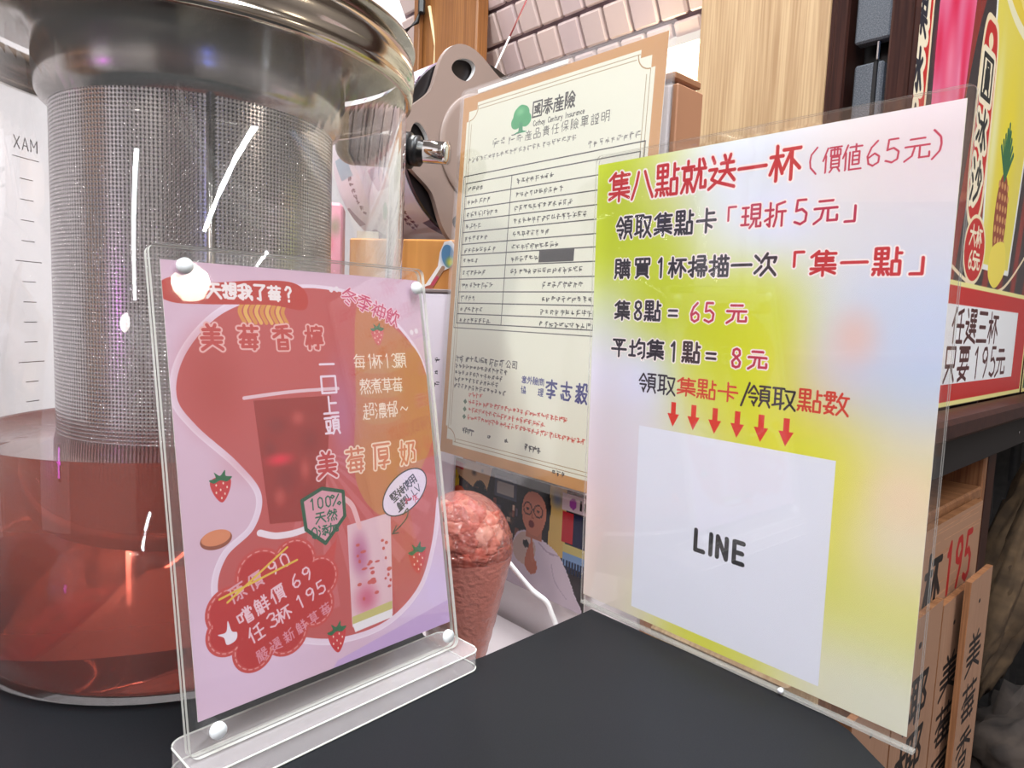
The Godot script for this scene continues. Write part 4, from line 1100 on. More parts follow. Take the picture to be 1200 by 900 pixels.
func dimple() -> ImageTexture:
	var im := Image.create(64, 64, false, Image.FORMAT_RGB8)
	for y in 64:
		for x in 64:
			var d := Vector2(x - 31.5, y - 31.5).length() / 32.0
			var v := smoothstep(0.2, 0.46, d) * (1.0 - 0.35 * smoothstep(0.5, 0.9, d))
			im.set_pixel(x, y, Color(v, v, v))
	return ImageTexture.create_from_image(im)


func build_dispenser() -> void:
	var at := Vector3(-0.214, GROUND, -0.466)
	var jar := thing("tea_dispenser", "large clear glass jar with steel rim holding red tea", "dispenser", at)
	part("glass_wall", lathe([Vector2(0.0, 0.0005), Vector2(0.126, 0.0005), Vector2(0.1325, 0.004), Vector2(0.135, 0.011), Vector2(0.135, 0.366), Vector2(0.1318, 0.366), Vector2(0.1318, 0.010), Vector2(0.127, 0.0050), Vector2(0.0, 0.0050)], 128), M.glass, jar)
	part("rim", lathe([Vector2(0.1345, 0.356), Vector2(0.1382, 0.356), Vector2(0.1392, 0.361), Vector2(0.1368, 0.364), Vector2(0.1395, 0.367), Vector2(0.1400, 0.374), Vector2(0.1385, 0.380), Vector2(0.1355, 0.3825), Vector2(0.1318, 0.380), Vector2(0.1312, 0.366)], 128), M.brass_steel, jar)
	var ink := mat(rgb(52, 46, 48), 0.6)
	for i in 15:                                                    # measuring lines printed on the far left of the glass
		var long := i % 5 == 0
		var y := 0.3105 - i * 0.0143
		var a0 := -175.2 if long else -172.8
		var a1 := -166.2 if long else -168.4
		var pts := []
		for s in 6:
			var a := deg_to_rad(lerpf(a0, a1, s / 5.0))
			pts.append(Vector3(cos(a) * 0.1354, y, sin(a) * 0.1354))
		part("scale_mark", tube(pts, 0.00035, 5), ink, jar)
	var word := Pad.new(1, 1, 1.0, Color.WHITE)
	var strokes := []
	for i in 3:
		word.strokes("MAX"[i], Vector2(i * 1.15, 0), Vector2(1, 0), Vector2(0, 1), strokes)
	for s: PackedVector2Array in strokes:
		var pts := []
		for q in s:
			var a := deg_to_rad(-166.4 - q.x * 2.55)
			pts.append(Vector3(cos(a) * 0.1354, 0.3245 - q.y * 0.0085, sin(a) * 0.1354))
		part("scale_letter_stroke", tube(pts, 0.0004, 5), ink, jar)
	# steel strainer hanging in the jar
	var sieve := thing("strainer", "perforated steel tea strainer hanging inside the glass jar", "strainer", at)
	var holes := mat(Color.WHITE, 0.2, 0.95, perforated())
	holes.heightmap_enabled = true
	holes.heightmap_texture = dimple()
	holes.heightmap_scale = 0.08
	holes.uv1_scale = Vector3(236, 116, 1)
	var wall := part("perforated_wall", lathe([Vector2(0.0848, 0.072), Vector2(0.0848, 0.333)], 128), holes, sieve)
	part("base_band", lathe([Vector2(0.0, 0.066), Vector2(0.083, 0.066), Vector2(0.0856, 0.067), Vector2(0.0862, 0.071), Vector2(0.0856, 0.0755), Vector2(0.0846, 0.0755)], 96), M.steel, sieve)
	part("collar", lathe([Vector2(0.0846, 0.330), Vector2(0.0895, 0.334), Vector2(0.0915, 0.338), Vector2(0.0925, 0.346), Vector2(0.0930, 0.366), Vector2(0.096, 0.376), Vector2(0.106, 0.385), Vector2(0.1395, 0.3875), Vector2(0.1400, 0.3895), Vector2(0.105, 0.3875), Vector2(0.0935, 0.3775), Vector2(0.0905, 0.366), Vector2(0.0900, 0.346), Vector2(0.0830, 0.330)], 96), M.steel, sieve)
	for a in [-62.0, 30.0, 160.0]:
		var seam := deg_to_rad(a)
		part("seam_strip", tube([Vector3(cos(seam) * 0.0842, 0.074, -sin(seam) * 0.0842), Vector3(cos(seam) * 0.0842, 0.334, -sin(seam) * 0.0842)], 0.0024, 10), M.steel, wall)
	# tea
	var brew := solid_glass(Color(0.73, 0.33, 0.26), 0.033)
	brew.albedo_color.a = 0.30                                      # a little cloudy
	var tea := thing("tea", "clear red-brown tea filling the bottom of the glass jar", "tea", at)
	part("liquid", lathe([Vector2(0.0, 0.0053), Vector2(0.126, 0.0053), Vector2(0.1312, 0.0105), Vector2(0.1316, 0.1325), Vector2(0.1300, 0.1314), Vector2(0.0, 0.1314)], 128), brew, tea)


func build_drink_stand() -> void:
	# local frame of the stand: x along the plate, z towards the viewer's right, origin on the counter under the plate
	var yaw := 47.11
	var u := Vector3(cos(deg_to_rad(yaw)), 0, -sin(deg_to_rad(yaw)))
	var n := Vector3(sin(deg_to_rad(yaw)), 0, cos(deg_to_rad(yaw)))
	var at := n * -0.2915 + u * 0.113 + Vector3(0, GROUND + 0.0003, 0)
	var o := thing("sign_holder", "upright clear acrylic holder on a thick base showing the pink drinks card", "sign holder", at, yaw)
	var base := rect_outline(-0.001, -0.0145, 0.168, 0.035, 0.007)   # x, -z
	var block := part("base_block", slab(base, 0.012, M.acrylic_base, M.acrylic_base), null, o, Vector3(0, 0.012, 0), Vector3(-90, 0, 0))
	for y in [-0.0116, -0.0004]:
		var ring := []
		for q in base:
			ring.append(Vector3(q.x, q.y, y))
		ring.append(ring[0])
		part("polished_edge", tube(ring, 0.0005, 6), M.acrylic_rim, block)
	var tilt := -10.84
	var plate := rect_outline(0.0005, 0.0, 0.1585, 0.2315, 0.004)
	var lean := Basis(Vector3.RIGHT, deg_to_rad(tilt))
	var foot := Vector3(0.0, 0.0125, 0.0)
	part("front_plate", slab(plate, 0.0026, M.acrylic, M.acrylic_rim), null, o, foot + lean * Vector3(0, 0, 0.0035), Vector3(tilt, 0, 0))
	part("back_plate", slab(plate, 0.0026, M.acrylic, M.acrylic_rim), null, o, foot + lean * Vector3(0, 0, -0.0005), Vector3(tilt, 0, 0))
	var magnet := lathe([Vector2(0.0, 0.0), Vector2(0.0036, 0.0), Vector2(0.0038, 0.0005), Vector2(0.0036, 0.0024), Vector2(0.0, 0.0024)], 24)
	for q in [[0.0125, 0.0095], [0.1505, 0.0085], [0.0150, 0.2215], [0.1515, 0.2190]]:
		part("magnet_button", magnet, mat(rgb(216, 220, 222), 0.3), o, foot + lean * Vector3(q[0], q[1], 0.0036), Vector3(90 + tilt, 0, 0))
	var card := thing("drinks_card", "pink printed drinks card with strawberries and a red price cloud", "card", at + Basis(Vector3.UP, deg_to_rad(yaw)) * (foot + lean * Vector3(0.0058, 0.0148, 0.0004)), yaw)
	part("sheet", slab(rect_outline(0, 0, 0.1504, 0.21), 0.0005, mat(Color(0.83, 0.82, 0.84), 0.5, 0.0, print_drink_card()), M.paper, Rect2(), M.paper), null, card, Vector3.ZERO, Vector3(tilt, 0, 0))


func build_points_sign() -> void:
	var yaw := -48.14
	var u := Vector3(cos(deg_to_rad(yaw)), 0, -sin(deg_to_rad(yaw)))
	var n := Vector3(sin(deg_to_rad(yaw)), 0, cos(deg_to_rad(yaw)))
	var tl := Vector3(0.0547, 1.2223, -0.4908)
	var tilt := 1.356
	var lean := Basis(Vector3.RIGHT, deg_to_rad(tilt))
	var turn := Basis(Vector3.UP, deg_to_rad(yaw))
	var bl := tl + turn * lean * Vector3(0, -0.315, 0)
	var sheet := thing("points_poster", "white and lime points-card poster with red and black lettering", "poster", bl, yaw)
	part("sheet", slab(rect_outline(0, 0, 0.2237, 0.315), 0.0004, mat(Color(0.97, 0.965, 0.97), 0.5, 0.0, print_points_sign()), M.paper, Rect2(), M.paper), null, sheet, Vector3.ZERO, Vector3(tilt, 0, 0))
	var o := thing("poster_holder", "clear acrylic sleeve around the lime and white points poster", "sign holder", bl, yaw)
	var plate := rect_outline(-0.0008, -0.0068, 0.2285, 0.3275, 0.004)
	part("front_plate", slab(plate, 0.0016, M.acrylic, M.sheet_rim), null, o, lean * Vector3(0, 0, 0.0020), Vector3(tilt, 0, 0))
	part("back_plate", slab(plate, 0.0016, M.acrylic, M.sheet_rim), null, o, lean * Vector3(0, 0, -0.0008), Vector3(tilt, 0, 0))
	part("bottom_fold", slab(rect_outline(-0.0008, -0.0068, 0.2285, 0.0016), 0.0042, M.sheet_rim, M.sheet_rim), null, o, lean * Vector3(0, 0, 0.0020), Vector3(tilt, 0, 0))
	var stud := lathe([Vector2(0.0, 0.0), Vector2(0.0016, 0.0), Vector2(0.0016, 0.0022), Vector2(0.0, 0.0026)], 16)
	part("stud", stud, mat(rgb(220, 222, 224), 0.3), o, lean * Vector3(0.158, -0.0038, 0.0020), Vector3(90, 0, 0))
	var plank := thing("wooden_ledge", "pale wooden ledge just behind the points poster, level with the counter", "ledge", u * -0.232 + n * -0.425 + Vector3(0, 0.868, 0), yaw)
	part("board", box(0.105, 0.05, 0.05, 0.002), M.oak, plank)
	part("post", box(0.03, 0.8425, 0.03, 0.002), M.oak, plank, Vector3(0, -0.446, 0))


func build_machine() -> void:
	var yaw := -47.43
	var u := Vector3(cos(deg_to_rad(yaw)), 0, -sin(deg_to_rad(yaw)))
	var n := Vector3(sin(deg_to_rad(yaw)), 0, cos(deg_to_rad(yaw)))
	var turn := Basis(Vector3.UP, deg_to_rad(yaw))
	# tall machine body behind the papers
	var m := thing("display_stand", "tall slim display stand with pale front and brown side, carrying the certificate and snapshot", "display stand", u * -0.458 + n * -0.495, yaw)
	part("body", box(0.236, 1.31, 0.038, 0.004), mat(rgb(214, 206, 208), 0.22), m, Vector3(0, 0.655, 0))
	part("side_panel", box(0.006, 1.305, 0.037, 0.001), M.brown_metal, m, Vector3(0.120, 0.6545, 0))
	part("top_cover", box(0.24, 0.006, 0.038, 0.001), mat(rgb(150, 104, 74), 0.5), m, Vector3(0, 1.314, 0))
	# certificate in its sleeve
	var k := 1.25
	var tl := Vector3(-0.0617, 1.3375, -0.7330)
	var tilt := -2.715
	var lean := Basis(Vector3.RIGHT, deg_to_rad(tilt))
	var bl := tl + turn * lean * Vector3(0, -0.297 * k, 0)
	var c := thing("certificate", "cream insurance certificate with green tree emblem and tan border", "certificate", bl, yaw)
	part("sheet", slab(rect_outline(0, 0, 0.2029 * k, 0.297 * k), 0.0006, mat(Color(0.90, 0.915, 0.92), 0.6, 0.0, print_certificate()), M.paper, Rect2(), M.paper), null, c, Vector3.ZERO, Vector3(tilt, 0, 0))
	var s := thing("plastic_sleeve", "clear plastic sleeve over the certificate, taped to the display stand", "sleeve", bl, yaw)
	part("front_film", slab(rect_outline(-0.004, -0.010, 0.2029 * k + 0.012, 0.297 * k + 0.018, 0.006), 0.0004, M.sleeve, M.sleeve), null, s, lean * Vector3(0, 0, 0.0016), Vector3(tilt, 0, 0))
	part("back_film", slab(rect_outline(-0.004, -0.010, 0.2029 * k + 0.012, 0.297 * k + 0.018, 0.006), 0.0004, M.sleeve, M.sleeve), null, s, lean * Vector3(0, 0, -0.0012), Vector3(tilt, 0, 0))
	part("white_top_strip", box(0.125, 0.004, 0.001, 0.0003), M.paper, s, lean * Vector3(0.085, 0.297 * k + 0.0025, 0.0002), Vector3(tilt, 0, 0))
	# snapshot below it
	var ph := thing("photo_print", "glossy snapshot of a person in a pale top pointing up, before shop fronts", "photo", u * -0.597 + n * -0.4560 + Vector3(0, 0.845, 0), yaw)
	var gloss := mat(Color(0.80, 0.78, 0.78), 0.12, 0.0, print_photo())
	part("sheet", slab(rect_outline(0, 0, 0.209, 0.112), 0.0006, gloss, M.paper, Rect2(), M.paper), null, ph)
	# shelf between counter and machine, with the strawberry cup
	var sh := thing("shelf", "pale low shelf between the black counter and the display stand", "shelf", u * -0.445 + n * -0.381 + Vector3(0, 0.79, 0), yaw)
	part("board", box(0.22, 0.012, 0.178, 0.002), mat(rgb(206, 196, 198), 0.3), sh)
	part("bracket", box(0.20, 0.784, 0.02, 0.002), mat(rgb(206, 196, 198), 0.3), sh, Vector3(0, -0.398, -0.04))
	var cup := thing("strawberry_cup", "pink cone-shaped cup heaped with strawberry pieces under a clear dome", "cup", Vector3(-0.034, 0.7965, -0.515))
	var rib := []
	for i in 21:
		var t := i / 20.0
		rib.append(Vector2(lerpf(0.010, 0.0400, pow(t, 0.8)) + (0.0003 if i % 2 else -0.0002), 0.010 + t * 0.125))
	var pink := mat(rgb(206, 128, 114), 0.2)
	pink.clearcoat_enabled = true
	pink.clearcoat = 0.6
	pink.normal_enabled = true
	pink.normal_texture = noise_tex(Color.WHITE, Color.BLACK, 0.03, 5, true)
	pink.normal_scale = 0.6
	part("cone", lathe([Vector2(0, 0), Vector2(0.030, 0), Vector2(0.030, 0.003), Vector2(0.010, 0.008)] + rib, 48, true, Vector2(2, 2)), pink, cup)
	var rng := RandomNumberGenerator.new()
	rng.seed = 21
	var kinds := []
	for i in 4:
		kinds.append(lump(0.0105, 0.0070, 0.0095, 0.7, 1.4, 40 + i, 8))
	var flesh := [mat(rgb(176, 78, 62), 0.1), mat(rgb(196, 122, 104), 0.1), mat(rgb(134, 54, 44), 0.12), mat(rgb(210, 162, 144), 0.1)]
	for i in 64:
		var d := Vector3(rng.randfn(), absf(rng.randfn()) * 0.9, rng.randfn()).normalized()
		var where := Vector3(0, 0.131, 0) + d * Vector3(0.027, 0.036, 0.027)
		part("strawberry_piece", kinds[i % 4], flesh[(i * 7) % 4], cup, where, Vector3(rng.randf() * 180, rng.randf() * 180, rng.randf() * 180))
	var dome := [Vector2(0.0400, 0.1345)]
	for i in 12:
		var t := i / 11.0 * PI / 2
		dome.append(Vector2(0.0401 * cos(t), 0.135 + 0.046 * sin(t)))
	var film := pane(Color(0.86, 0.50, 0.44, 0.34), 0.06)
	film.normal_enabled = true
	film.normal_texture = noise_tex(Color.WHITE, Color.BLACK, 0.02, 9, true)
	film.normal_scale = 3.0
	part("dome_lid", lathe(dome, 48, true, Vector2(2, 1)), film, cup)
	# white cord
	var cord := thing("white_wire", "thin white wire hanging in front of the snapshot", "wire", Vector3.ZERO)
	var path := []
	var knots := [Vector3(0.000, 0.912, -0.556), Vector3(0.0062, 0.905, -0.552), Vector3(0.0227, 0.8872, -0.550), Vector3(0.0361, 0.8766, -0.550), Vector3(0.0412, 0.866, -0.550), Vector3(0.0457, 0.8545, -0.550), Vector3(0.050, 0.830, -0.548), Vector3(0.052, 0.7975, -0.546)]
	for i in knots.size() - 1:
		for q in 6:
			path.append(knots[i].cubic_interpolate(knots[i + 1], knots[maxi(i - 1, 0)], knots[mini(i + 2, knots.size() - 1)], q / 6.0))
	path.append(knots[-1])
	part("cable", tube(path, 0.0022, 10), mat(rgb(238, 236, 238), 0.4), cord)


func build_film_roll() -> void:
	var yaw := 42.57
	var o := thing("film_roll", "printed sealing-film roll behind a white five-lobed plastic flange", "film roll", Vector3(-0.050, 1.315, -0.865), yaw)
	# flange: lobed plate with bean-shaped openings
	var plate := CSGPolygon3D.new()
	plate.name = "flange"
	var edge := PackedVector2Array()
	for i in 120:
		var a := TAU * i / 120.0
		var r := 0.0965 + 0.0265 * pow(0.5 + 0.5 * cos(5.0 * (a - 1.93)), 0.9)
		edge.append(Vector2(cos(a), sin(a)) * r)
	plate.polygon = edge
	plate.depth = 0.007
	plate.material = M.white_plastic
	o.add_child(plate)
	plate.position.z = 0.0035
	for i in 5:
		var hole := CSGPolygon3D.new()
		hole.name = "opening"
		var pts := PackedVector2Array()
		for q in 24:
			var t := TAU * q / 24.0
			var c := Vector2(0.0945 + 0.0125 * sin(t), 0.0).rotated(1.93 + TAU / 5.0 * i + 0.185 * cos(t) * (1.0 + 0.25 * sin(t)))
			pts.append(c)
		hole.polygon = pts
		hole.depth = 0.03
		hole.position.z = 0.01
		hole.operation = CSGShape3D.OPERATION_SUBTRACTION
		plate.add_child(hole, true)
	for i in 3:
		var pin := CSGCylinder3D.new()
		pin.name = "pin_hole"
		pin.radius = 0.006
		pin.height = 0.04
		pin.operation = CSGShape3D.OPERATION_SUBTRACTION
		pin.rotation_degrees.x = 90
		pin.position = Vector3(0.056 * cos(PI + TAU * i / 3.0), 0.056 * sin(PI + TAU * i / 3.0), 0)
		plate.add_child(pin, true)
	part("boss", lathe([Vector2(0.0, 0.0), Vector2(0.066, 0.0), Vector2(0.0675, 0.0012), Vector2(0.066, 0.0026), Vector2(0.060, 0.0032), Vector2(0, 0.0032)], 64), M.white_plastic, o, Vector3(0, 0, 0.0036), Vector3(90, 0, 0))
	# printed film, wound on a black core
	var p := Pad.new(400, 160, 1.5, rgb(214, 208, 220))
	for i in 22:
		var x := p.rng.randf() * 400
		var y := p.rng.randf() * 160
		p.poly(PackedVector2Array([Vector2(x, y), Vector2(x + 30, y + 8), Vector2(x + 26, y + 34), Vector2(x - 6, y + 24)]), [rgb(130, 92, 120), rgb(176, 150, 176), rgb(232, 228, 236), rgb(150, 176, 196), rgb(96, 70, 96)][i % 5])
	for i in 10:
		p.small_print(p.rng.randf() * 340, p.rng.randf() * 150, 60, 7, rgb(92, 50, 80), 1.4)
	part("film", lathe([Vector2(0.0, -0.17), Vector2(0.1115, -0.17), Vector2(0.1115, -0.012), Vector2(0.0, -0.012)], 72, false, Vector2(2, 2)), mat(Color.WHITE, 0.16, 0.0, p.done()), o, Vector3.ZERO, Vector3(90, 0, 0))
	part("film_edge", lathe([Vector2(0.0, -0.0118), Vector2(0.1105, -0.0118), Vector2(0.1105, -0.006), Vector2(0.0, -0.006)], 72, false), mat(rgb(30, 26, 28), 0.3), o, Vector3.ZERO, Vector3(90, 0, 0))
	part("axle", lathe([Vector2(0.0, -0.24), Vector2(0.012, -0.24), Vector2(0.012, 0.0), Vector2(0.0, 0.0)], 24, false), M.steel, o, Vector3.ZERO, Vector3(90, 0, 0))
	part("axle_post", box(0.02, 1.315, 0.03, 0.003), M.black_plastic, o, Vector3(0, -0.6575, -0.235))
	# chrome lever with black grip in front of the roll
	var tip := Vector3(-0.080, 1.279, -0.720)
	var far := Vector3(-0.176, 1.2855, -0.738)
	var l := thing("lever", "chrome lever with a black rounded grip beside the white flange", "lever", tip)
	var way := (far - tip).normalized()
	var grip := tip + way * 0.030
	var rod := []
	for q in [[-0.006, 0.004], [-0.004, 0.009], [0.0, 0.0115]]:
		rod.append([way * q[0], q[1]])
	part("rod_end", tube([way * -0.0065, way * -0.005], 0.006, 20, 0.0105), M.chrome, l)
	part("rod", tube([way * -0.005, Vector3.ZERO, way * 0.034], 0.0115, 24), M.chrome, l)
	part("collar", tube([way * 0.026, way * 0.030, way * 0.036], 0.0155, 24), M.black_plastic, l)
	var g := []
	for i in 9:
		g.append(way * (0.036 + i * 0.008))
	part("grip", tube(g, 0.0185, 24), M.black_plastic, l)
	part("grip_end", lump(0.0187, 0.0187, 0.0187, 0.0, 1.0, 1, 12), M.black_plastic, l, way * 0.100)
	part("support_arm", tube([way * 0.05, way * 0.05 + Vector3(-0.012, -0.02, -0.05), way * 0.05 + Vector3(-0.02, -0.3, -0.06), way * 0.05 + Vector3(-0.02, -1.278, -0.06)], 0.006, 12), M.steel, l)


func build_left_background() -> void:
	var yaw := -47.43
	var u := Vector3(cos(deg_to_rad(yaw)), 0, -sin(deg_to_rad(yaw)))
	var n := Vector3(sin(deg_to_rad(yaw)), 0, cos(deg_to_rad(yaw)))
	var w := thing("wooden_partition", "amber wooden partition standing behind the film roll", "partition", u * -1.155 + n * -0.86, yaw)
	part("board", box(0.19, 2.66, 0.03, 0.003), M.amber_wood, w, Vector3(0, 1.335, 0))
	part("batten", box(0.02, 2.66, 0.012, 0.002), M.amber_wood, w, Vector3(-0.09, 1.335, 0.022))
	var cab := thing("black_cable", "black cable looping down the amber wooden partition", "cable", Vector3.ZERO)
	var c0 := u * -1.235 + n * -0.835
	part("cable", tube([c0 + Vector3(0.03, 2.6, 0), c0 + Vector3(0.022, 1.9, 0.01), c0 + Vector3(0.008, 1.76, 0.01), c0 + Vector3(-0.005, 1.71, 0.01), c0 + Vector3(-0.03, 1.69, 0.01), c0 + Vector3(-0.05, 1.6, 0.01), c0 + Vector3(-0.05, 0.0, 0.01)], 0.005, 8), M.black_plastic, cab)
	part("connector", box(0.014, 0.03, 0.014, 0.003), M.black_plastic, cab, c0 + Vector3(0.004, 1.74, 0.01))
	var cream := thing("cream_wire", "thin cream wire running down beside the black cable", "wire", Vector3.ZERO)
	part("wire", tube([c0 + Vector3(0.02, 1.74, 0.012), c0 + Vector3(0.036, 1.66, 0.02), c0 + Vector3(0.034, 1.56, 0.02), c0 + Vector3(0.03, 0.0, 0.02)], 0.0035, 8), mat(rgb(226, 206, 160), 0.5), cream)
	var string := thing("red_string", "thin red and white string slanting behind the certificate", "string", Vector3.ZERO)
	part("upper_length", tube([Vector3(0.008, 2.7, -1.02), Vector3(-0.0014, 1.556, -1.0), Vector3(-0.022, 1.488, -0.955)], 0.0013, 6), mat(rgb(150, 60, 62), 0.5), string)
	part("lower_length", tube([Vector3(-0.022, 1.488, -0.955), Vector3(-0.041, 1.424, -0.91)], 0.0013, 6), mat(rgb(226, 220, 224), 0.4), string)
	# orange board with the spoon sticker
	var b := thing("orange_board", "plain orange board standing under the film roll", "board", Vector3(-0.118, 0.0, -0.815), -12.0)
	part("board", box(0.17, 1.200, 0.012, 0.002), mat(Color.WHITE, 0.5, 0.0, wood(rgb(214, 150, 78), rgb(196, 128, 60), 51)), b, Vector3(0, 0.600, 0))
	var sp := thing("spoon_sticker", "rainbow spoon sticker with a white outline on the orange board", "sticker", Vector3(-0.097, 1.165, -0.8030), -12.0)
	var spoon := PackedVector2Array()
	for q in [[20, 34], [27, 26], [27, 12], [19, 2], [12, -1], [0, -20], [-1, -27], [-8, -34], [-22, -31], [-17, -21], [-9, -17], [5, 4], [7, 20], [12, 32]]:
		spoon.append(Vector2(q[0], q[1]) * 0.001)
	var art := Pad.new(50, 70, 6.0, rgb(242, 238, 236))
	art.soft(40, 18, 14, 20, rgb(64, 116, 170), 1.0)
	art.oval(40, 19, 8, 14, rgb(86, 136, 176), -0.2)
	art.soft(43, 26, 9, 10, rgb(206, 206, 60), 1.0)
	art.line(PackedVector2Array([Vector2(34, 33), Vector2(22, 52)]), 5, rgb(166, 130, 104))
	art.line(PackedVector2Array([Vector2(27, 45), Vector2(20, 56)]), 5, rgb(190, 70, 90))
	art.blob([Vector2(4, 64), Vector2(12, 56), Vector2(22, 54), Vector2(22, 62), Vector2(14, 67)], rgb(170, 92, 70))
	part("print", slab(spoon, 0.0006, mat(Color.WHITE, 0.3, 0.0, art.done()), M.paper), null, sp)
	# white printed box behind the pink stand
	var wb := thing("white_box", "white paper box with small black print behind the acrylic stand", "box", Vector3(-0.098, 0.0, -0.758), -12.0)
	part("body", box(0.085, 1.136, 0.04, 0.002), mat(rgb(226, 216, 226), 0.5), wb, Vector3(0, 0.568, 0))
	part("lid_edge", box(0.087, 0.004, 0.042, 0.001), mat(rgb(126, 112, 110), 0.5), wb, Vector3(0, 1.138, 0))
	var note := Pad.new(10, 40, 6.0, rgb(226, 216, 226))
	note.small_print(2, 3, 6, 4, rgb(40, 36, 44), 0.6)
	note.small_print(2, 14, 6, 4, rgb(40, 36, 44), 0.6)
	note.small_print(2, 24, 6, 4, rgb(40, 36, 44), 0.6)
	part("print", slab(rect_outline(0.016, 1.02, 0.012, 0.05), 0.0004, mat(Color.WHITE, 0.6, 0.0, note.done()), M.paper), null, wb, Vector3(0, 0, 0.0206))
	# packets that show through the jar
	var pk := thing("pink_packet", "tall pink printed packet seen through the right side of the jar", "packet", Vector3(-0.265, 0.0, -0.87), 10.0)
	var pp := Pad.new(90, 250, 3.0, rgb(226, 150, 166))
	for i in 30:
		pp.soft(pp.rng.randf() * 90, pp.rng.randf() * 250, 8 + pp.rng.randf() * 16, 8 + pp.rng.randf() * 22, [rgb(206, 84, 104), rgb(238, 190, 200), rgb(216, 110, 90), rgb(120, 130, 96)][i % 4], 0.7)
	part("body", box(0.088, 1.245, 0.05, 0.004), mat(rgb(222, 146, 160), 0.4), pk, Vector3(0, 0.6225, 0))
	part("print", slab(rect_outline(-0.042, 1.0, 0.084, 0.24), 0.0006, mat(Color.WHITE, 0.3, 0.0, pp.done()), M.paper), null, pk, Vector3(0, 0, 0.0262))
	var ye := thing("yellow_packet", "narrow yellow packet beside the pink packet behind the jar", "packet", Vector3(-0.196, 0.0, -0.90), 10.0)
	part("body", box(0.030, 1.205, 0.05, 0.004), mat(rgb(232, 196, 96), 0.4), ye, Vector3(0, 0.6025, 0))
	part("seal", box(0.028, 0.012, 0.004, 0.001), mat(rgb(206, 200, 190), 0.4), ye, Vector3(0, 1.211, 0))
	# pale cloth screen behind the jar on the left
	var sc := thing("white_screen", "plain white screen standing behind the left of the jar", "screen", Vector3(-0.70, 0.0, -1.02), 20.0)
	part("panel", box(0.72, 1.62, 0.02, 0.004), mat(rgb(206, 202, 204), 0.6), sc, Vector3(0, 0.86, 0))
	part("foot", box(0.5, 0.05, 0.2, 0.005), mat(rgb(190, 184, 184), 0.6), sc, Vector3(0, 0.025, 0))


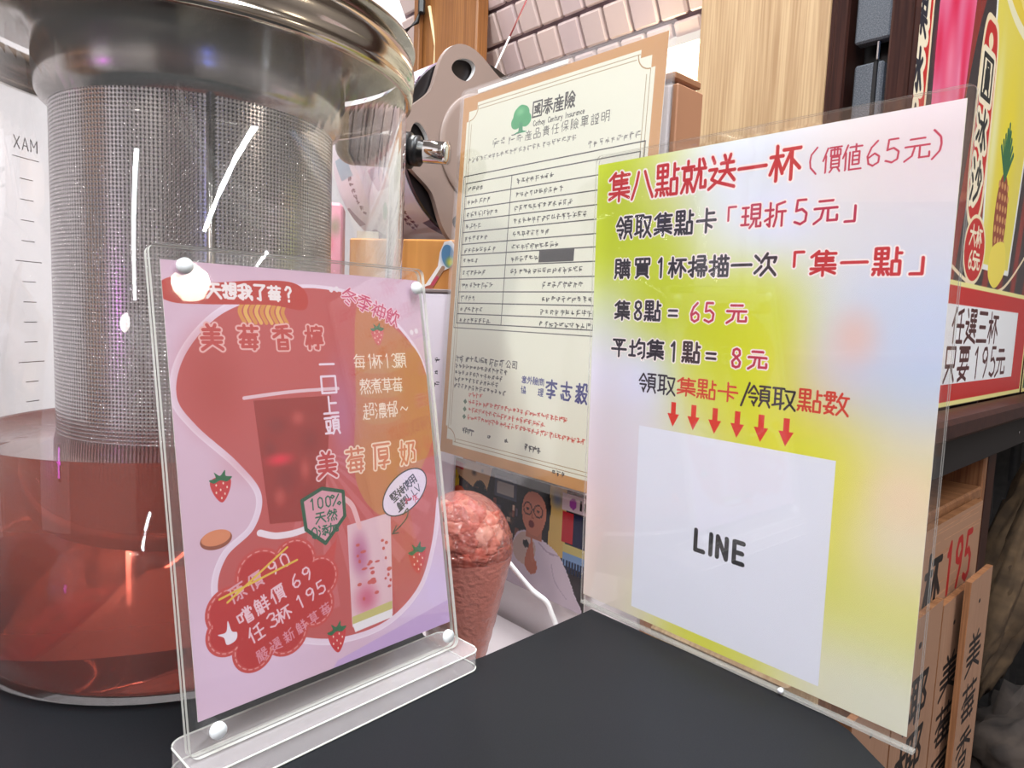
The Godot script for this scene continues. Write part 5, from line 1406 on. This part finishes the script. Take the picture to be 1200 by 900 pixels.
func build_tiles_and_post() -> void:
	var yaw := -47.43
	var u := Vector3(cos(deg_to_rad(yaw)), 0, -sin(deg_to_rad(yaw)))
	var n := Vector3(sin(deg_to_rad(yaw)), 0, cos(deg_to_rad(yaw)))
	# sloping tiled wall high up behind the certificate
	var wall := struct("wall_back", "sloping wall of pale cushion tiles with deep joints")
	var down := (Vector3.DOWN - n * 0.53).normalized()
	var frame := Basis(u, -down, u.cross(-down))
	wall.transform = Transform3D(frame, Vector3(0.1261, 1.5998, -1.25))
	part("backing", box(0.80, 0.62, 0.03, 0.0), mat(rgb(150, 130, 136), 0.7), wall, Vector3(-0.10, 0.115, -0.024))
	var tile := box(0.049, 0.0545, 0.013, 0.0035)
	var tints := [mat(rgb(226, 206, 200), 0.5), mat(rgb(232, 210, 202), 0.5), mat(rgb(222, 202, 200), 0.5)]
	for j in range(-3, 7):
		for i in range(-9, 6):
			part("tile", tile, tints[posmod(i * 7 + j * 3, 3)], wall, Vector3(i * 0.0535 + (0.02 if posmod(j, 2) else 0.0), j * 0.0605 + 0.024, -0.0025))
	# lit tube at its lower end
	var lamp := thing("tube_light", "glowing white tube light beside the wooden post", "light", Vector3(0.2602, 1.530, -1.15), yaw)
	var glow := mat(Color.WHITE, 0.5)
	glow.emission_enabled = true
	glow.emission = Color(1.0, 0.93, 0.78)
	glow.emission_energy_multiplier = 2.6
	part("diffuser", box(0.34, 0.045, 0.03, 0.008), glow, lamp)
	part("housing", box(0.36, 0.02, 0.04, 0.003), M.white_paint, lamp, Vector3(0, 0.034, 0))
	part("mount", box(0.02, 0.09, 0.02, 0.002), M.white_paint, lamp, Vector3(0, 0.085, -0.01))
	var l := OmniLight3D.new()
	l.name = "tube_glow"
	l.light_color = Color(1.0, 0.92, 0.76)
	l.light_energy = 0.10
	l.light_size = 0.02
	l.omni_range = 6.0
	l.omni_attenuation = 2.0
	l.shadow_enabled = true
	lamp.add_child(l)
	# oak post
	var post := thing("oak_column", "broad pale oak column rising above the points poster", "column", u * -0.4365 + n * -0.80, yaw)
	part("board", box(0.169, 2.69, 0.04, 0.002), M.oak, post, Vector3(0, 1.345, 0))
	part("edge_strip", box(0.006, 2.69, 0.044, 0.001), M.dark_wood, post, Vector3(0.0875, 1.345, 0))
	# dark sliding track
	var tr := thing("door_track", "dark brown sliding-door track with grey brush strips and a blue edge", "track", u * -0.300 + n * -0.80, yaw)
	var brush := mat(Color.WHITE, 0.9, 0.0, noise_tex(rgb(132, 138, 146), rgb(66, 70, 78), 0.2, 8))
	brush.uv1_scale = Vector3(6, 6, 1)
	part("left_jamb", box(0.016, 1.70, 0.05, 0.002), M.dark_wood, tr, Vector3(-0.0385, 1.835, 0))
	part("channel", box(0.048, 1.70, 0.01, 0.001), M.black_plastic, tr, Vector3(-0.003, 1.835, -0.018))
	part("brush_strip", box(0.030, 0.41, 0.012, 0.002), brush, tr, Vector3(-0.010, 1.195, 0.008))
	part("brush_strip", box(0.036, 1.25, 0.016, 0.002), brush, tr, Vector3(-0.008, 2.046, 0.010))
	part("latch", box(0.0035, 0.020, 0.006, 0.001), M.steel, tr, Vector3(-0.002, 1.411, 0.012))
	part("groove_line", box(0.005, 0.41, 0.004, 0.001), M.black_plastic, tr, Vector3(-0.003, 1.195, 0.0130))
	part("blue_edge", box(0.006, 1.70, 0.02, 0.001), mat(rgb(58, 92, 142), 0.3), tr, Vector3(0.0145, 1.835, 0.012))
	part("metal_edge", box(0.005, 1.70, 0.03, 0.001), mat(rgb(150, 148, 146), 0.3, 0.8), tr, Vector3(0.0205, 1.835, 0.006))
	part("right_jamb", box(0.030, 1.70, 0.05, 0.002), mat(rgb(74, 52, 40), 0.45), tr, Vector3(0.042, 1.835, 0))


func build_menu_side() -> void:
	var yaw := 42.7
	var u := Vector3(cos(deg_to_rad(yaw)), 0, -sin(deg_to_rad(yaw)))
	var n := Vector3(sin(deg_to_rad(yaw)), 0, cos(deg_to_rad(yaw)))
	var nv := -0.205
	var board := thing("menu_board", "dark red menu board with pink and yellow iced drinks above a white price panel", "menu board", u * 0.60 + n * nv + Vector3(0, 1.04, 0), yaw)
	part("print", slab(rect_outline(0.016, 0, 0.499, 0.71), 0.004, mat(Color.WHITE, 0.25, 0.0, print_menu()), M.dark_wood, Rect2(0, 0, 0.515, 0.71), M.dark_wood), null, board)
	var board2 := thing("menu_board", "second dark menu board at the right edge, showing a purple drink", "menu board", u * 1.124 + n * nv + Vector3(0, 1.04, 0), yaw)
	part("print", slab(rect_outline(0, 0, 0.515, 0.71), 0.004, mat(Color.WHITE, 0.25, 0.0, print_menu(true)), M.dark_wood, Rect2(), M.dark_wood), null, board2)
	var ledge := thing("dark_ledge", "dark brown wooden ledge running under the menu boards", "ledge", u * 1.05 + n * (nv + 0.0062) + Vector3(0, 1.0, 0), yaw)
	part("top_moulding", box(1.0, 0.020, 0.036, 0.004), M.dark_wood, ledge, Vector3(0, 0.0275, 0.008))
	part("front_board", box(1.0, 0.040, 0.020, 0.002), mat(rgb(26, 20, 20), 0.7), ledge, Vector3(0, -0.0035, 0))
	part("screw", lathe([Vector2(0, 0), Vector2(0.003, 0), Vector2(0, 0.001)], 12), M.steel, ledge, Vector3(0.0, -0.006, 0.0102), Vector3(90, 0, 0))
	var back := thing("menu_easel", "dark wooden easel that carries the menu boards", "easel", u * 1.14 + n * (nv - 0.016) + Vector3(0, 0, 0), yaw)
	part("panel", box(1.03, 0.72, 0.02, 0.002), M.dark_wood, back, Vector3(0, 1.40, 0))
	part("leg", box(0.04, 1.04, 0.02, 0.002), M.dark_wood, back, Vector3(0.48, 0.52, 0))
	part("leg", box(0.04, 1.04, 0.02, 0.002), M.dark_wood, back, Vector3(-0.10, 0.52, 0))
	# wooden cabinet under the ledge
	var cab := thing("wooden_cabinet", "small brown wooden cabinet with an open shelf under the dark ledge", "cabinet", u * 0.83 + n * (nv - 0.06), yaw)
	part("side", box(0.014, 0.97, 0.12, 0.002), M.cabinet_wood, cab, Vector3(0.152, 0.485, 0))
	part("side", box(0.014, 0.97, 0.12, 0.002), M.cabinet_wood, cab, Vector3(-0.152, 0.485, 0))
	part("back", box(0.29, 0.97, 0.008, 0.001), M.cabinet_wood, cab, Vector3(0, 0.485, -0.056))
	part("top", box(0.318, 0.008, 0.12, 0.001), M.cabinet_wood, cab, Vector3(0, 0.9705, 0))
	part("shelf", box(0.29, 0.014, 0.112, 0.002), M.cabinet_wood, cab, Vector3(0, 0.924, 0.004))
	part("door", box(0.29, 0.905, 0.014, 0.002), M.cabinet_wood, cab, Vector3(0, 0.460, 0.052))
	# price board
	var pb := thing("price_board", "small wooden board reading 195 in red paint below the cabinet shelf", "price board", u * 0.700 + n * (nv + 0.0105) + Vector3(0, 0.723, 0), yaw)
	var p := Pad.new(235, 200, 2.5, rgb(164, 124, 98))
	for i in 60:
		var y := p.rng.randf() * 200
		p.line(PackedVector2Array([Vector2(p.rng.randf() * 255, y), Vector2(p.rng.randf() * 255, y + 2)]), 0.7, rgb(168, 118, 84) if i % 2 else rgb(194, 144, 108))
	p.text("杯", 44, 30, 48, 62, 70, 8, rgb(26, 18, 16))
	p.text("195", 96, 30, 50, 54, 48, 8, rgb(168, 28, 24))
	part("board", slab(rect_outline(0, 0, 0.235, 0.20), 0.008, mat(Color.WHITE, 0.6, 0.0, p.done()), M.cabinet_wood, Rect2(), M.cabinet_wood), null, pb)
	# slats with brush lettering
	var slats := [
		[0.560, 0.096, 0.800, 0.018, "・香檸", 20.0, "narrow wooden slat, leftmost, its lettering half hidden by the points poster"],
		[0.660, 0.124, 0.845, 0.018, "・椰椰奶", 21.0, "wooden slat lettered with coconut drinks, left of the middle slat"],
		[0.788, 0.094, 0.836, 0.018, "・美莓厚奶", 22.0, "wooden slat lettered with thick strawberry milk, between two other slats"],
		[0.828, 0.086, 0.855, 0.031, "・美莓香檸", 23.0, "wooden slat standing proud at the right end of the row"]]
	for s in slats:
		var h := 0.46
		var o := thing("lettered_sign", s[6], "sign", u * s[0] + n * (nv + s[3]) + Vector3(0, s[2] - h, 0), yaw, "lettered wooden slats under the ledge")
		var wmm: float = s[1] * 1000.0
		part("board", slab(rect_outline(0, 0, s[1], h), 0.006, mat(Color.WHITE, 0.6, 0.0, print_plank(wmm, h * 1000.0, s[4], 8.0, 44.0, int(s[5]))), M.cabinet_wood, Rect2(), M.cabinet_wood), null, o)
		part("stake", box(0.012, s[2] - h + 0.1, 0.006, 0.001), M.cabinet_wood, o, Vector3(s[1] * 0.5, 0.1 - (s[2] - h + 0.1) * 0.5, -0.0092))


func build_dim_corner() -> void:
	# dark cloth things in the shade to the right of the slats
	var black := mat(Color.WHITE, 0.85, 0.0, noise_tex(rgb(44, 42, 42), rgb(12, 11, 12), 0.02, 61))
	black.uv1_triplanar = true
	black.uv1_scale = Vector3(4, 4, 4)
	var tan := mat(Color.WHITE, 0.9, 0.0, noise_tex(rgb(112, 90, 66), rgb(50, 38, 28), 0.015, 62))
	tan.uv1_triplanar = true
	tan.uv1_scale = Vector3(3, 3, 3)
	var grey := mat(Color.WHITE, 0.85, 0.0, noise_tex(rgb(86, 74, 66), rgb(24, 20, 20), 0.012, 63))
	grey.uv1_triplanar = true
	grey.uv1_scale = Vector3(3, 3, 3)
	var a := thing("black_curtain", "black curtain hanging in folds behind the wooden cabinet, in shade", "curtain", Vector3(cos(deg_to_rad(42.7)), 0, -sin(deg_to_rad(42.7))) * 1.66 + Vector3(sin(deg_to_rad(42.7)), 0, cos(deg_to_rad(42.7))) * -0.32, 42.7)
	part("cloth", drape(1.15, 1.06, 0.03, 12), black, a)
	part("rail", tube([Vector3(-0.59, 1.065, 0), Vector3(0.59, 1.065, 0)], 0.008, 10), M.black_plastic, a)
	part("rail_post", box(0.02, 1.06, 0.02, 0.002), M.black_plastic, a, Vector3(0.59, 0.53, 0))
	part("rail_post", box(0.02, 1.06, 0.02, 0.002), M.black_plastic, a, Vector3(-0.59, 0.53, 0))
	var b := thing("tan_cloth", "tan cloth bundle at the right edge in front of the black curtain", "cloth", Vector3(0.775, 0.77, -1.0))
	part("drape", lump(0.045, 0.19, 0.045, 0.35, 1.8, 73, 20), tan, b, Vector3.ZERO, Vector3(0, 0, -12))
	part("strap", tube([Vector3(0.03, 0.16, 0), Vector3(0.034, 0.208, 0.0)], 0.004, 8), tan, b)
	part("fold", lump(0.018, 0.15, 0.026, 0.3, 2.0, 74, 14), tan, b, Vector3(-0.03, -0.02, 0.02), Vector3(0, 0, -12))
	var c := thing("grey_bag", "crumpled grey-brown bag at the lower right corner in shade", "bag", Vector3(0.80, 0.30, -0.94))
	part("body", lump(0.14, 0.27, 0.10, 0.4, 1.8, 75, 26), grey, c)
	part("flap", lump(0.09, 0.07, 0.09, 0.4, 2.0, 76, 16), grey, c, Vector3(-0.02, 0.22, 0.02), Vector3(0, 0, 18))


func drape(w: float, h: float, deep: float, folds: int) -> ArrayMesh:   # hanging cloth, folds widening downwards
	var st := SurfaceTool.new()
	st.begin(Mesh.PRIMITIVE_TRIANGLES)
	st.set_smooth_group(0)
	var at := func(i: int, j: int) -> Vector3:
		var x := i / 72.0
		var y := j / 12.0
		return Vector3((x - 0.5) * w, y * h, deep * (1.3 - 0.5 * y) * sin(x * TAU * folds + 0.6 * sin(y * 5.0 + x * 7.0)))
	for j in 12:
		for i in 72:
			var p: Vector3 = at.call(i, j)
			var q: Vector3 = at.call(i + 1, j)
			var t: Vector3 = at.call(i + 1, j + 1)
			var v: Vector3 = at.call(i, j + 1)
			tri(st, p, v, t)
			tri(st, p, t, q)
	st.index()
	st.generate_normals()
	return st.commit()
